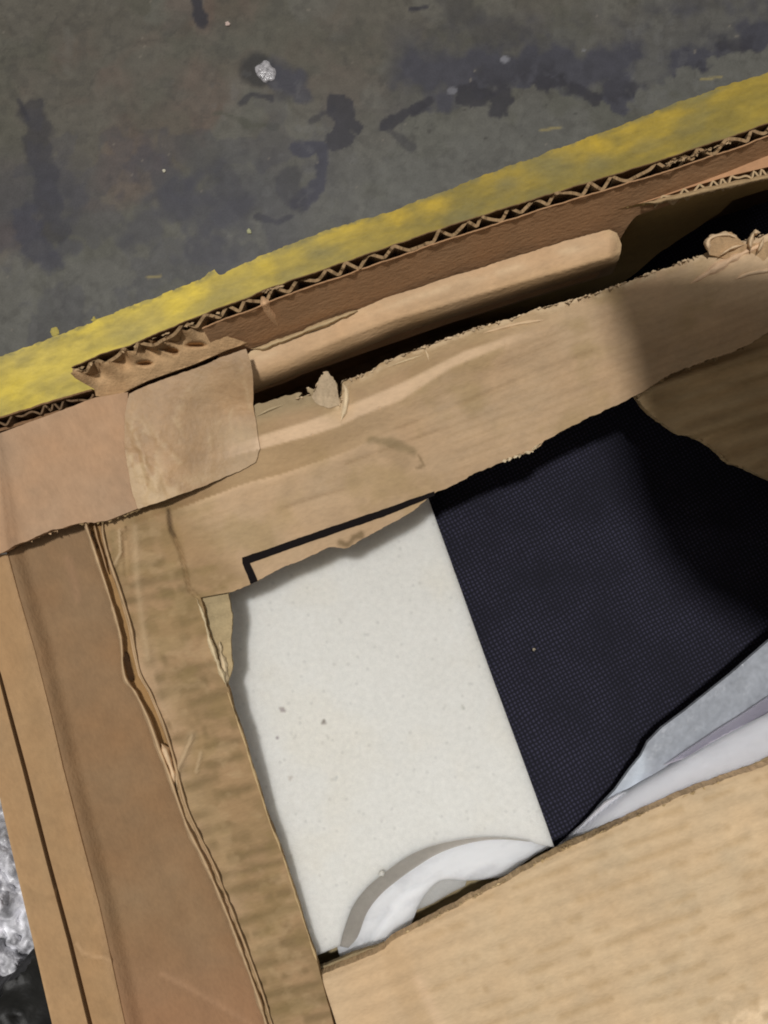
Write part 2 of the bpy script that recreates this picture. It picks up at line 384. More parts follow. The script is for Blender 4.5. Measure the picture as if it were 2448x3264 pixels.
# stray dabs of line paint and grit on the concrete
def blob(name, cx, cy, r, h, mat, col, zbase=-TOP, sd=1, parent=None, n=26, lump=.35):
    ang = np.linspace(0, 2*math.pi, n, endpoint=False); V = []; cc = []
    rr = np.linspace(0, 1, 9)[1:]
    V.append((cx, cy, zbase+h))
    for q in rr:
        R = r*q*(1+lump*(vn(np.cos(ang)*1.7+5, np.sin(ang)*1.7+5, sd)-.5)*2)
        for x, y in zip(cx+R*np.cos(ang), cy+R*np.sin(ang)):
            V.append((x, y, zbase+.00015+h*math.sqrt(max(0, 1-q**2))*(.55+.9*float(fbm(x, y, r*.5, sd+3, 3)))))
    V = np.array(V); Wv = W(V[:, 0], V[:, 1], V[:, 2]); F = [[0, 1+(i+1) % n, 1+i] for i in range(n)]
    for k in range(len(rr)-1):
        for i in range(n):
            a = 1+k*n+i; b = 1+k*n+(i+1) % n; F.append([a, b, b+n, a+n])
    return mk(name, Wv, F, np.tile(col, (len(V), 1)), [mat], None, parent)
tag(blob('gum_spot', 845, 232, 33, .0018, gum_m, lin(150, 150, 150), sd=4), 'shiny pale grey gum blob in a dark ring on the concrete', 'gum')
chip_l = ['tiny pale chip of grit at the top, left of the gum blob', 'pale chip of grit midway down the left concrete', 'yellowish paint crumb just above the yellow line, below the stained patch']
for i, (x, y, r, c) in enumerate([(726, 76, 8, (190, 170, 160)), (523, 544, 6, (200, 195, 175)), (794, 737, 8, (165, 165, 130))]):
    tag(blob('grit_chip', x, y, r, .0012, torn, lin(*c), sd=20+i), chip_l[i], 'grit', 'specks lying on the concrete')
for i, (px_, py_) in enumerate([(176, 1058), (300, 1020)]):
    p = blob('paint_dab', px_, py_, 14-i*4, .0006, torn, lin(170, 156, 86), sd=30+i)
    p.parent = floor

# ------------------------------------------------------------------ carton
T3 = TOP
carton = thing('carton', (0.02, -0.03, 0), 'torn open brown corrugated cardboard carton standing beside the yellow line', 'carton')
TAN = lin(178, 151, 119); MID = lin(160, 131, 98); BRN = lin(137, 106, 75); PNK = lin(166, 135, 106); PALE = lin(208, 182, 146)
def kcol(base, sd=1, ang=20, streak=.10, mott=.10, red=.03):
    base = np.asarray(base)
    def f(px, py):
        a, c = rot(px, py, ang)
        s = fbm(a*.12, c, 26, sd, 3)-.5; m = fbm(px, py, 190, sd+7, 5)-.5; r = fbm(px, py, 130, sd+15, 3)-.5
        m2 = fbm(px, py, 34, sd+9, 3)-.5
        col = base[None]*(1+2*streak*s+2.6*mott*m+.16*m2)[:, None]
        col = col*np.stack([1+2*red*r, 1-0*r, 1-2*red*r], -1)
        return col
    return f
ZC = lambda v: (lambda px, py: np.full(np.asarray(px).shape, v))

# --- rear wall with its open flutes
rim = [(-700, 1590), (228, 1172), (320, 1130), (414, 1102), (487, 1069), (581, 1029), (707, 979), (790, 950), (848, 922), (993, 872), (1268, 777), (1372, 740), (1556, 681), (1741, 622), (1925, 566), (2110, 509), (2331, 436), (2448, 392), (3250, 120)]
rim_r = rim[1:]
LEAN = 0.017; ZT = .010
def wall_ribbon(name, pts, thick, zt, depth, lean, col_top, col_side, mat, parent, zj=0, sd=1, toflr=False, seg_n=4):
    P = np.array(pts, float); A = off(pts, -thick/2); B = off(pts, thick/2); n = len(P)
    L = np.cumsum(np.r_[0, np.linalg.norm(np.diff(P, axis=0), axis=1)])
    zt_ = zt + zj*(fbm(L, L*0, 30, sd, 3)-.5)*2
    a = W(A[:, 0], A[:, 1], zt_); b = W(B[:, 0], B[:, 1], zt_)
    nrm = np.array([0.342, 0.94])                       # towards the viewer's side, world y is minus survey y
    lv = np.array([nrm[0]*lean, -nrm[1]*lean, -depth])
    rows = [a, b, b+lv, a+lv]
    if toflr:
        f2 = (b+lv).copy(); f2[:, 2] = .001; f1 = (a+lv).copy(); f1[:, 2] = .001; rows = [a, b, b+lv, f2, f1, a+lv]
    m = len(rows); V = np.stack(rows, 1).reshape(-1, 3); F = []
    for i in range(n-1):
        for j in range(m):
            q = i*m+j; r = i*m+(j+1) % m; F.append([q, q+m, r+m, r])
    F += [list(range(m))[::-1], [(n-1)*m+k for k in range(m)]]
    cc = np.tile(np.asarray(col_side), (len(V), 1)); cc = cc.reshape(n, m, 3); cc[:, :2] *= 1; cc = cc.reshape(-1, 3)
    o = mk(name, V, F, cc, [mat], None, parent, False)
    return o
rear = wall_ribbon('rear_wall', jag(rim_r, 1.6, 10, 3), 3, ZT, .035, 0, None, lin(104, 78, 52), kraft, carton, .0008, 3, True)
tag(rear, 'rear wall with its open corrugated edge')
inner_line = [tuple(p) for p in off(jag([p for p in rim_r if p[0] > 560], 0, 10), 39)]
def rear_face_c(px, py): return kcol(lin(160, 116, 78), 5, 20, .05, .06, .05)(px, py)
# inner liner as a leaning face: px rows down from the inner flute line
il = np.array(inner_line)
il = il[il[:, 0] > 640]
rows = []; cc = []
fx = 1-.62*sstep(1930, 2060, il[:, 0])
for k in range(9):
    t = k/8.; z = ZT-.0005 - t*.036*fx
    base = W(il[:, 0], il[:, 1], np.full(len(il), ZT))
    q = base + np.stack([.342*LEAN*t*1.02*fx, -.94*LEAN*t*1.02*fx, 0*fx], -1); q[:, 2] = TOP+z
    q[:, 2] += .0006*(fbm(il[:, 0], il[:, 1]*0+k*40, 120, 8)-.5)
    rows.append(q)
V = np.stack(rows, 0); nr, nc = V.shape[:2]; V = V.reshape(-1, 3)
F = [[r*nc+c, (r+1)*nc+c, (r+1)*nc+c+1, r*nc+c+1] for r in range(nr-1) for c in range(nc-1)]
pxs = np.tile(il[:, 0], nr); pys = np.tile(il[:, 1], nr)+np.repeat(np.arange(nr)*26, nc)
fc = kcol(lin(158, 122, 88), 5, 20, .05, .07, .05)(pxs, pys)
o = mk('inner_liner', V, F, fc, [kraft], None, rear)
# liner cut end and pale vertical fold
wall_ribbon('liner_edge', jag([tuple(p) for p in il], 1.5, 8, 9), 4, ZT+.0004, .0009, .0, None, lin(166, 130, 96), torn, rear, .0012, 8)
def facez(px, py):                         # height of the leaning inner face under a survey point
    d, _ = seg(px, py, inner_line); return ZT - np.clip(d/225., 0, 1)*.036
ridge('liner_fold', smooth([(832, 940), (846, 972), (868, 1012), (892, 1050), (910, 1072)]), 15, .0016, facez, lin(206, 166, 126), kraft_v, rear, 4, .25, .0010)
# fluting: zigzag medium
def zigzag(path, pitch, lo, hi, sd, jit=.18):
    P = np.array(jag(path, 0, 4), float); T = np.gradient(P, axis=0); T /= np.linalg.norm(T, axis=1)[:, None]; N = np.stack([-T[:, 1], T[:, 0]], -1)
    L = np.cumsum(np.r_[0, np.linalg.norm(np.diff(P, axis=0), axis=1)])
    ph = (L + pitch*jit*2*(fbm(L, L*0, pitch*1.4, sd, 2)-.5)*2)/pitch
    tri = 2*np.abs(ph-np.floor(ph+.5)); tri = np.clip((tri-.5)*1.25+.5, 0, 1)
    tri = tri*(.86+.28*(vn(L/60., 1, sd+3)-.5))
    d = lo+(hi-lo)*np.clip(tri, 0, 1)
    Q = P+N*d[:, None]
    return [tuple(p) for p in Q]
fl = wall_ribbon('fluting', zigzag(rim_r, 88, 4, 34, 11, .32), 10, ZT-.0006, .030, 0, None, lin(150, 124, 92), torn, rear, .003, 12)
for pth, n_ in (([(838, 930), (900, 912)], 26), ([(2120, 525), (2220, 492)], 40), ([(2225, 488), (2330, 452)], 22), ([(240, 1180), (700, 995)], 16)):
    chips('torn_fibres', pth, n_, 15, .0100, lin(170, 144, 110), torn, rear, 50+n_, .0018)
# left stretch of the rim: lower and crushed
rim_l = [(-700, 1590), (-200, 1404), (0, 1330), (150, 1285), (293, 1242)]
wall_ribbon('crushed_rim', jag(rim_l, 2, 9, 5), 5, .004, .03, 0, None, lin(120, 92, 66), torn, rear, .001, 13, True)
wall_ribbon('crushed_fluting', zigzag(rim_l, 62, 5, 34, 15, .4), 6, .0025, .02, 0, None, lin(112, 90, 68), torn, rear, .002, 16)
wall_ribbon('crushed_liner', [tuple(p) for p in off(jag(rim_l, 2, 9, 5), 38)], 9, .0015, .02, 0, None, lin(125, 96, 70), torn, rear, .001, 14)

# --- peeled, exposed flutes at the left end of the rear wall
pk = jag([(225, 1190), (240, 1180), (262, 1186), (285, 1168), (305, 1152), (326, 1158), (346, 1152), (362, 1132), (385, 1122), (404, 1118), (430, 1118), (452, 1096), (475, 1082), (500, 1086), (520, 1082), (536, 1060), (566, 1050), (596, 1052), (624, 1036), (648, 1030), (668, 1040), (700, 1062), (745, 1078), (790, 1092)], 1.5, 7, 7)
pk += [(770, 1100), (725, 1115), (617, 1162), (472, 1213), (400, 1249), (372, 1262), (330, 1266), (305, 1262), (300, 1240), (268, 1222), (240, 1206)]
def peel_z(px, py):
    d, al = seg(px, py, [(228, 1172), (414, 1102), (581, 1029), (707, 979)])
    wv = np.cos((al-px*0)/93.*2*math.pi - d*.035)
    return .0085 - .00006*d + .0030*wv*sstep(95, 15, d) + .0008*(fbm(px, py, 30, 21)-.5) - .004*sstep(1, .3, np.hypot((px-625)/44., (py-1100)/10.)) - .005*sstep(1, .3, seg(px, py, [(500, 1098), (560, 1122)])[0]/13.) - .004*sstep(1, .3, np.hypot((px-462)/34., (py-1158)/11.))
def peel_c(px, py):
    return kcol(lin(178, 146, 108), 22, 70, .14, .12)(px, py)
sheet('peeled_liner', pk, peel_z, peel_c, torn, .0012, 6, rear, True)

# --- corner panel (pinkish) and paper tape
corner = [(-760, 1660), (0, 1380), (150, 1325), (306, 1266), (408, 1250), (409, 1300), (412, 1345), (423, 1417), (437, 1489), (455, 1547), (477, 1606)]
cb = [(344, 1656), (300, 1664), (271, 1663), (217, 1678), (160, 1692), (108, 1716), (47, 1738), (0, 1764), (-760, 2030)]
def corner_z(px, py):
    g, _ = seg(px, py, [(-40, 1300), (0, 1458), (20, 1550), (42, 1740)])
    return .0045 - .0012*np.exp(-(g/12.)**2) + .0003*(fbm(px, py, 160, 25)-.5)
def corner_c(px, py):
    c = kcol(PNK, 27, -10, .03, .08, .07)(px, py)
    g, _ = seg(px, py, [(-30, 1300), (6, 1458), (24, 1550), (48, 1740)])
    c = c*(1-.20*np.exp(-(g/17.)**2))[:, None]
    l = sstep(0, -30, seg(px, py, [(-30, 1300), (6, 1458), (24, 1550), (48, 1740)], True)[0]*-1)
    return c*(1+.06*(px < 0))[:, None]
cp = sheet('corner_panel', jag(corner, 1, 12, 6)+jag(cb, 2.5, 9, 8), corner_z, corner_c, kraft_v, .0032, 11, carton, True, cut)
tag(cp, 'pinkish tan corner panel')
tape = [(412, 1256), (474, 1226), (619, 1176), (728, 1130), (784, 1112), (792, 1134), (801, 1157), (806, 1200), (809, 1250), (806, 1290), (813, 1327), (820, 1380), (828, 1430), (814, 1472), (767, 1499), (690, 1532), (607, 1565), (517, 1597), (474, 1612), (440, 1622), (420, 1560), (405, 1480), (396, 1400), (398, 1320)]
wr = [([(700, 1345), (672, 1370), (668, 1420), (676, 1465), (664, 1520)], 12, .9), ([(740, 1300), (730, 1340), (742, 1385)], 10, .6), ([(500, 1390), (540, 1440), (575, 1475)], 16, .8), ([(430, 1380), (450, 1440), (470, 1500), (500, 1560)], 12, 1.), ([(470, 1470), (510, 1500), (535, 1570)], 10, -1.0), ([(440, 1440), (446, 1480), (470, 1560)], 9, -1.2), ([(600, 1250), (560, 1330), (570, 1400)], 22, .3), ([(770, 1180), (790, 1260), (800, 1330)], 12, .5)]
def tape_z(px, py):
    z = np.full(px.shape, .0058)
    for p, s, a in wr: z = z + a*.0004*np.exp(-(seg(px, py, p)[0]/s)**2)
    crk = sstep(130, 10, seg(px, py, [(420, 1400), (450, 1500), (480, 1590)])[0])
    z = z + crk*.0012*(fbm(px, py*.6, 30, 41, 3)-.5) + .0006*(fbm(px, py, 70, 42)-.5)
    k = sstep(470, 780, px)*sstep(1120, 1340, py)
    return z*(1-k) + (lid_z(px, py)+.0008)*k
def tape_c(px, py):
    c = kcol(lin(163, 132, 96), 43, 0, .02, .13, .06)(px, py)
    crk = sstep(95, 10, seg(px, py, [(425, 1400), (455, 1500), (490, 1590)])[0])*sstep(.46, .6, fbm(px, py*.7, 34, 45, 3))
    for p, s, a in wr:
        if a > 0: crk = np.maximum(crk, .55*np.exp(-(seg(px, py, p)[0]/(s*.6))**2)*sstep(.35, .6, fbm(px, py, 20, 46)))
    low = sstep(1480, 1560, py)*sstep(.40, .55, fbm(px, py, 80, 47))*.6
    k = np.clip(np.maximum(crk*.85, low), 0, 1)
    c = c*(1-k[:, None])+lin(188, 162, 124)*k[:, None]
    k = (sstep(640, 780, px)*sstep(1300, 1420, py))[:, None]; c = c*(1-k)+lid_c(px, py)*k
    return c*(.92+.16*fbm(px, py, 16, 48, 3))[:, None]

# --- lid panel with the torn openings
lid_top = [(520, 1330), (700, 1300), (810, 1293), (885, 1269), (961, 1251), (949, 1269), (991, 1257), (976, 1236), (1006, 1242), (1021, 1202), (1039, 1186), (1060, 1202), (1075, 1233), (1083, 1275), (1082, 1298), (1087, 1281), (1093, 1217), (1142, 1199), (1184, 1184), (1211, 1160), (1280, 1133), (1357, 1104), (1519, 1045), (1637, 1015), (1700, 988), (1790, 966), (1903, 934), (2083, 866), (2264, 803), (2330, 780), (2448, 745), (3200, 480)]
lid_r = [(3200, 770), (2448, 1063), (2345, 1118), (2257, 1148), (2146, 1185), (2058, 1244), (2028, 1260), (1888, 1325), (1800, 1373), (1733, 1403), (1722, 1420), (1690, 1446), (1650, 1450), (1608, 1469), (1512, 1511), (1380, 1576), (1365, 1590), (1300, 1638), (1224, 1684), (1166, 1713), (1107, 1750), (1055, 1743), (952, 1787), (886, 1816), (819, 1853), (730, 1888)]
lid_in = [(640, 1905), (664, 2030), (708, 2149), (716, 2178), (727, 2193), (745, 2267), (782, 2370), (804, 2448), (848, 2588), (896, 2714), (930, 2817), (981, 2979), (1014, 3075), (1022, 3108), (1063, 3264), (1150, 3560), (1215, 3800)]
lid_l = [(1000, 3800), (849, 3264), (812, 3149), (760, 3009), (708, 2876), (649, 2743), (598, 2640), (568, 2540), (556, 2470), (537, 2370), (505, 2285), (472, 2206), (440, 2152), (423, 2081), (408, 2000), (378, 1894), (345, 1785), (326, 1702), (318, 1630), (400, 1500)]
stepline = [(517, 1606), (607, 1574), (767, 1510), (900, 1470), (1000, 1440)]
L2 = [(474, 1655), (553, 1627), (785, 1540), (900, 1511), (1111, 1437), (1224, 1384), (1445, 1296), (1637, 1214), (1888, 1119), (2400, 920)]
WU = [(810, 1395), (961, 1350), (1081, 1305), (1280, 1222), (1480, 1120), (1637, 1068), (1785, 1035)]
WL = [(831, 1431), (991, 1389), (1081, 1359), (1142, 1329), (1280, 1275), (1440, 1170), (1637, 1090), (1785, 1040)]
wband = WU+WL[::-1]
fine = [([(1224, 1384), (1445, 1296), (1637, 1214), (1888, 1119)], 5), ([(1100, 1480), (1400, 1370)], 4), ([(900, 1620), (1000, 1585), (1100, 1560)], 5)]
def dashes(px, py, ang, pitch, width, sd, ln=70., lo=.45, hi=.72):
    a, c = rot(px, py, ang); c = c + 10*(fbm(px, py, 130, sd)-.5)
    row = np.floor(c/pitch); fr = (c/pitch-row-.5)*pitch + 6*(vn(a/50., row*3.3, sd+2)-.5)
    wv = width*(.6+.8*vn(a/40., row*5.7, sd+3))
    return np.exp(-(fr/wv)**2)*sstep(lo, hi, vn(a/ln, row*7.31, sd+1)*.7+.3*vn(a/18., row*2.7, sd+4))
def colstripe(px, py):                     # print-through bars across the left column
    d, _ = seg(px, py, [(500, 1880), (600, 2150), (690, 2500), (850, 2900), (950, 3200), (1050, 3500)])
    return np.clip(dashes(px, py, 14, 51, 17, 52, 110., .30, .52), 0, 1)*sstep(140, 90, d)
def lid_z(px, py):
    px = np.asarray(px, float); py = np.asarray(py, float)
    z = np.zeros(px.shape)
    ins = inside(px, py, wband)
    dU, _ = seg(px, py, WU, True); dW, _ = seg(px, py, WL, True)
    inwin = sstep(835, 930, px)*sstep(1830, 1700, px)
    # ridge rising towards the light band, falling behind it to the torn edge
    z += inwin*(.0018*sstep(80, 0, np.abs(dW))*(dW > 0) + .0018*sstep(-1, 1, -dW))*1.0
    z -= inwin*.0045*sstep(0, -120, dU)
    dL, _ = seg(px, py, L2, True)
    z -= .0016*sstep(8, -28, dL)*sstep(1500, 700, px)*sstep(474, 560, px)*(inwin*0+1)*sstep(1.1, .9, px/1500.)
    for p, s in fine: z -= .0004*np.exp(-(seg(px, py, p)[0]/s)**2)
    z += .0010*(fbm(px, py, 220, 55)-.5)
    a, c = rot(px, py, 20)
    z += .0005*(fbm(a*.25, c, 60, 56)-.5)
    z -= .00035*colstripe(px, py)
    # torn rear edge curls down and wrinkles
    dt, _ = seg(px, py, lid_top[4:]); k = sstep(55, 0, dt)
    z += k*(-.0012 + .0022*(fbm(px*1.2, py, 30, 57, 3)-.5))
    # upright crack and pleats beside the tape
    d, _ = seg(px, py, [(538, 1640), (545, 1690), (578, 1760), (604, 1880), (640, 1912)])
    z -= .0014*np.exp(-(d/6.)**2)
    for p, s, am in [([(430, 1680), (436, 1850), (455, 2000), (470, 2100)], 16, .0009), ([(380, 1690), (384, 1760), (366, 1800)], 6, .001), ([(400, 1700), (405, 1830)], 10, -.001), ([(612, 2345), (590, 2400), (566, 2450), (560, 2500)], 9, .0018), ([(640, 2400), (625, 2460)], 7, .001), ([(490, 2150), (520, 2260), (560, 2330)], 14, .0006)]:
        z += am*np.exp(-(seg(px, py, p)[0]/s)**2)
    # curled frayed corner, far right
    z += .003*sstep(2250, 2450, px)*sstep(980, 800, py)*(fbm(px, py, 90, 58)-.2)
    return z
def lid_c(px, py):
    c = kcol(TAN, 61, 20, .06, .07, .04)(px, py)
    def mixk(m, col):
        nonlocal c
        c = c*(1-m[:, None])+np.asarray(col)*m[:, None]
    dU, _ = seg(px, py, WU, True); dW, _ = seg(px, py, WL, True); dL, _ = seg(px, py, L2, True)
    inw = sstep(800, 840, px)*sstep(1800, 1500, px)
    a, c_ = rot(px, py, 20.5)
    mixk(sstep(.50, .72, fbm(px, py, 170, 74))*.45, lin(152, 130, 88))
    mixk(sstep(.2, 1, np.cos(c_/27.*2*math.pi+2.2*fbm(a*.2, c_, 120, 75)))*sstep(.4, .65, fbm(a*.5, c_, 120, 76))*.22, lin(146, 120, 84))
    # left column is duller
    dcol, _ = seg(px, py, [(380, 1700), (640, 1980), (760, 2300), (960, 2900), (1100, 3400)])
    dark_left = sstep(260, 120, dcol)
    mixk(dark_left*.8, lin(152, 123, 88))
    # region behind the ridge
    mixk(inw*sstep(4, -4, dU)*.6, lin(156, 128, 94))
    mixk(inw*sstep(-6, 6, dU)*sstep(6, -6, dW)*.75, lin(214, 184, 150))  # raised fold facing the lamp: its brightness is painted in
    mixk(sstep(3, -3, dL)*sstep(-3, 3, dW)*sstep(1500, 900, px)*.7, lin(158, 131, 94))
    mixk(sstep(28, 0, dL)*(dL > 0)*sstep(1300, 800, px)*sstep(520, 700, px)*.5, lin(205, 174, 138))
    mixk(sstep(-48, -44, dL)*(dL < 0)*sstep(800, 560, px)*.6, lin(138, 106, 74))  # shaded step just below the tape, painted darker
    for p, s in fine: mixk(.35*np.exp(-(seg(px, py, p)[0]/s)**2)*sstep(.3, .6, fbm(px, py, 60, 63)), lin(120, 95, 62))
    dt, _ = seg(px, py, lid_top[4:]); a, cc_ = rot(px, py, 20)
    mixk(sstep(70, 20, dt+50*(fbm(a*.3, cc_, 26, 64)-.5))*.5*sstep(2050, 1600, px), lin(178, 154, 118))
    mixk(sstep(24, 4, dt)*sstep(.45, .6, fbm(a*.4, cc_, 16, 65))*.6, lin(206, 184, 150))
    # grey rubbed upper left of the tear
    mixk(sstep(70, 10, seg(px, py, [(820, 1300), (960, 1262), (1060, 1230)])[0])*.7, lin(142, 128, 100))
    # dirt smears
    for p, r, k, col in [([(1180, 1400), (1260, 1412), (1320, 1440)], 22, .55, (112, 98, 66)), ([(1235, 1430), (1290, 1470)], 40, .22, (120, 105, 75)), ([(1335, 1450), (1350, 1485), (1330, 1492)], 7, .6, (110, 92, 62)), ([(1085, 1728), (1110, 1738), (1130, 1712), (1150, 1705)], 16, .75, (104, 86, 58)), ([(460, 1700), (480, 1800)], 40, .35, (125, 104, 66)), ([(540, 1700), (560, 1800)], 46, .35, (132, 108, 66)), ([(360, 1700), (375, 1880)], 16, .6, (122, 104, 74)), ([(400, 1680), (402, 1720)], 8, .8, (90, 70, 40))]:
        d = seg(px, py, p)[0]+r*.9*(fbm(px, py, r*1.6, 66, 3)-.5)
        mixk(sstep(r, r*.2, d)*k, lin(*col))
    mixk(np.clip(colstripe(px, py), 0, 1)*.6, lin(104, 87, 56))
    mixk(dark_left*sstep(.46, .64, fbm(px+20*np.sin(py/40.), py*1.5, 95, 78, 4))*.45, lin(126, 106, 72))
    mixk(dark_left*sstep(.52, .66, fbm(px, py*1.2, 80, 79, 4))*.40, lin(174, 148, 112))
    lowa, lowc = rot(px, py, 12)
    mixk(dark_left*sstep(.5, .62, fbm(lowa, lowc*2.2, 120, 67))*.35, lin(132, 112, 72))
    for p, s, k in [([(430, 1680), (436, 1850), (455, 2000), (470, 2100)], 13, .32), ([(380, 1690), (384, 1760), (366, 1800)], 4, .7), ([(612, 2345), (590, 2400), (566, 2450), (560, 2500)], 14, .6), ([(640, 2400), (625, 2460)], 6, .5)]:
        mixk(k*np.exp(-(seg(px, py, p)[0]/s)**2), lin(186, 162, 128))
    mixk(.85*np.exp(-(seg(px, py, [(536, 1625), (545, 1690), (556, 1710)])[0]/6.)**2), lin(50, 32, 14))
    mixk(.6*np.exp(-(seg(px, py, [(556, 1710), (578, 1760), (590, 1800), (606, 1885)])[0]/3.)**2), lin(110, 84, 52))
    # pale crumpled corner, far right
    mixk(sstep(2050, 2350, px)*sstep(1000, 860, py)*.5, lin(200, 174, 140))
    return c
lid_out = lid_top[:2]+jag(lid_top[2:-1], 3, 8, 3, .9)+[lid_top[-1]]+jag(lid_r, 2.2, 9, 4, 1.)+jag(lid_in[:4], 3, 8, 6)[:-1]+jag(lid_in[3:], 1.5, 12, 6)+lid_l
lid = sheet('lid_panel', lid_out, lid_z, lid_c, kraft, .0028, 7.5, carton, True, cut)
tag(lid, 'torn tan top panel with long rips')
tp = sheet('packing_tape', jag(tape, 1.2, 8, 12, .8, True), tape_z, tape_c, tape_m, .0005, 7, carton, True)
tag(tp, 'crumpled brown paper tape')
chips('torn_fibres', lid_top[5:-1], 150, 15, lid_z, lin(196, 174, 142), torn, lid, 5, .0022)
chips('torn_fibres', [(1608, 1469), (1650, 1452), (1690, 1440), (1722, 1415)], 34, 16, -.0005, lin(206, 190, 160), torn, lid, 6, .002)
chips('torn_fibres', [(2028, 1262), (2058, 1246), (2146, 1187), (2257, 1150), (2345, 1120), (2448, 1064)], 60, 15, -.0012, lin(150, 130, 98), torn, lid, 7, .001)
ridge('torn_edge', jag([(627, 1905), (650, 1975), (664, 2030), (690, 2100), (708, 2149), (722, 2190)], 3, 9, 9), 7, .0010, lid_z, lin(205, 186, 150), torn, lid, 8, .5, .0002)
ridge('torn_edge', jag([(716, 2178), (745, 2267), (782, 2370), (804, 2448), (848, 2588), (896, 2714), (930, 2817), (981, 2979), (1014, 3075)], 1, 9, 9), 4, .0005, lid_z, lin(190, 164, 122), torn, lid, 8, .5, -.0002)
chips('torn_fibres', [(850, 2600), (900, 2720), (940, 2840)], 14, 9, -.001, lin(110, 84, 50), torn, lid, 9, .0006)
# small torn tongue standing up out of the tear
tongue = [(994, 1268), (1006, 1244), (1018, 1204), (1038, 1184), (1058, 1200), (1073, 1232), (1083, 1290), (1050, 1300), (1015, 1290)]
sheet('torn_tongue', jag(tongue, 2, 6, 3, .8, True), lambda x, y: np.where(y > 1270, lid_z(x, y)+.0004, .0)+np.where(y > 1270, 0, lid_z(x, y*0+1270)+.0004+.00004*(1270-y)+.0006*(fbm(x, y*.5, 40, 5)-.5)), lambda x, y: lin(182, 162, 134)*(.78+.44*fbm(x*2.2, y*.5, 18, 6))[:, None], torn, .0006, 5, lid, True)
sheet('frayed_corner', jag([(2264, 812), (2254, 764), (2272, 750), (2300, 748), (2330, 741), (2350, 754), (2374, 776), (2430, 772), (2520, 745), (2700, 690), (2700, 760), (2450, 830), (2310, 822)], 2.5, 6, 13, .8, True), lambda x, y: .0008+.0012*(fbm(x*.8, y*.5, 60, 5, 2)-.3)+.00003*(806-y), lambda x, y: lin(170, 142, 108)*(.7+.55*fbm(x*2.4, y*.6, 30, 6))[:, None], torn, .0006, 5, lid, True)
for fi, (pth, w_) in enumerate([([(2262, 812), (2256, 772), (2276, 754), (2320, 748), (2356, 762)], 10), ([(2290, 818), (2330, 792), (2372, 780)], 8), ([(2392, 806), (2392, 770), (2404, 744), (2424, 742)], 8), ([(2410, 812), (2424, 786), (2434, 756)], 7)]):
    ridge('paper_curl', smooth(pth), w_, .0024, .0012, lin(204, 178, 144), torn, lid, 60+fi, .3, .0004)
ridge('wrinkle', smooth([(2200, 905), (2290, 850), (2380, 800), (2460, 770)]), 13, .0015, lid_z, lin(212, 180, 146), kraft, lid, 5, .4)
ridge('wrinkle', smooth([(2345, 890), (2390, 872), (2450, 862), (2540, 850)]), 10, .0013, lid_z, lin(214, 186, 152), kraft, lid, 6, .4)
ridge('wrinkle', smooth([(1230, 1172), (1290, 1150), (1350, 1130)]), 7, .0010, lid_z, lin(200, 178, 142), torn, lid, 16, .4)
ridge('wrinkle', smooth([(1352, 1108), (1362, 1130), (1368, 1152)]), 6, .0010, lid_z, lin(210, 186, 150), torn, lid, 17, .4)
ridge('wrinkle', smooth([(1092, 1222), (1104, 1250), (1100, 1300), (1086, 1345)]), 10, .0018, lid_z, lin(222, 200, 165), torn, lid, 18, .4)
ridge('wrinkle', smooth([(1540, 1062), (1600, 1044), (1660, 1030), (1745, 1018)]), 6, .0008, lid_z, lin(206, 178, 142), kraft, lid, 19, .4)
ridge('wrinkle', smooth([(812, 1330), (860, 1305), (912, 1288)]), 6, .0010, lid_z, lin(176, 158, 126), torn, lid, 20, .4)
# printed corner mark
def strip_ink(path, wd):
    return path
ink1 = [(772, 1778), (786, 1773), (1000, 1698), (1224, 1622), (1384, 1566), (1386, 1580), (1224, 1646), (1000, 1723), (796, 1795), (821, 1852), (799, 1862), (773, 1796)]
inko = sheet('printed_line', jag(ink1, .8, 10, 2, .8, True), lambda x, y: lid_z(x, y)+.0004, lambda x, y: np.tile(lin(24, 20, 20), (len(x), 1)), ink_m, .0001, 9, lid, True)
# lower ply exposed beside the window
ply = [(610, 1890), (630, 1905), (725, 1880), (741, 1957), (735, 2045), (741, 2120), (724, 2196), (690, 2190), (640, 2060)]
lp = sheet('exposed_ply', jag(ply, 2, 8, 15, .6, True), lambda x, y: -.0030+.00015*np.cos(rot(x, y, 18)[1]/44*2*math.pi)+.0005*(fbm(x, y, 40, 73)-.5), kcol(lin(162, 144, 110), 71, 16, .12, .12), torn, .0015, 6, lid, True)
ridge('torn_edge', jag(smooth([(700, 2046), (706, 2080), (712, 2120), (718, 2150), (716, 2196)]), 2, 6), 11, .0015, -.002, lin(205, 185, 150), torn, lid, 21, .5)

# --- folded double edge down the left column
lz = lambda px, py: lid_z(px, py)
e1 = smooth([(271, 1664), (290, 1720), (311, 1785), (347, 1894), (380, 2010), (388, 2060), (391, 2120), (402, 2168), (430, 2205), (456, 2255), (482, 2316), (507, 2388), (534, 2456), (556, 2520), (580, 2590), (603, 2650), (655, 2752), (712, 2884), (764, 3018), (816, 3160), (853, 3280), (1000, 3800)])
e2 = smooth([(326, 1668), (330, 1712), (350, 1790), (386, 1894), (416, 1996), (431, 2078), (449, 2152), (480, 2210), (512, 2285), (537, 2360), (555, 2423), (569, 2480), (590, 2560), (624, 2640), (676, 2745), (726, 2870), (776, 3000), (824, 3130), (868, 3270), (1012, 3790)])
fe = ridge('folded_edge', e1, 7.5, .0026, 0, lin(186, 158, 122), kraft_v, carton, 31, .35, .0, (-1.2, .7, 1, .7, -1.2), taper=False)
ridge('folded_edge', e2, 6, .0020, 0, lin(178, 150, 114), kraft_v, carton, 32, .35, .0, (-1.2, .7, 1, .7, -1.2), taper=False)
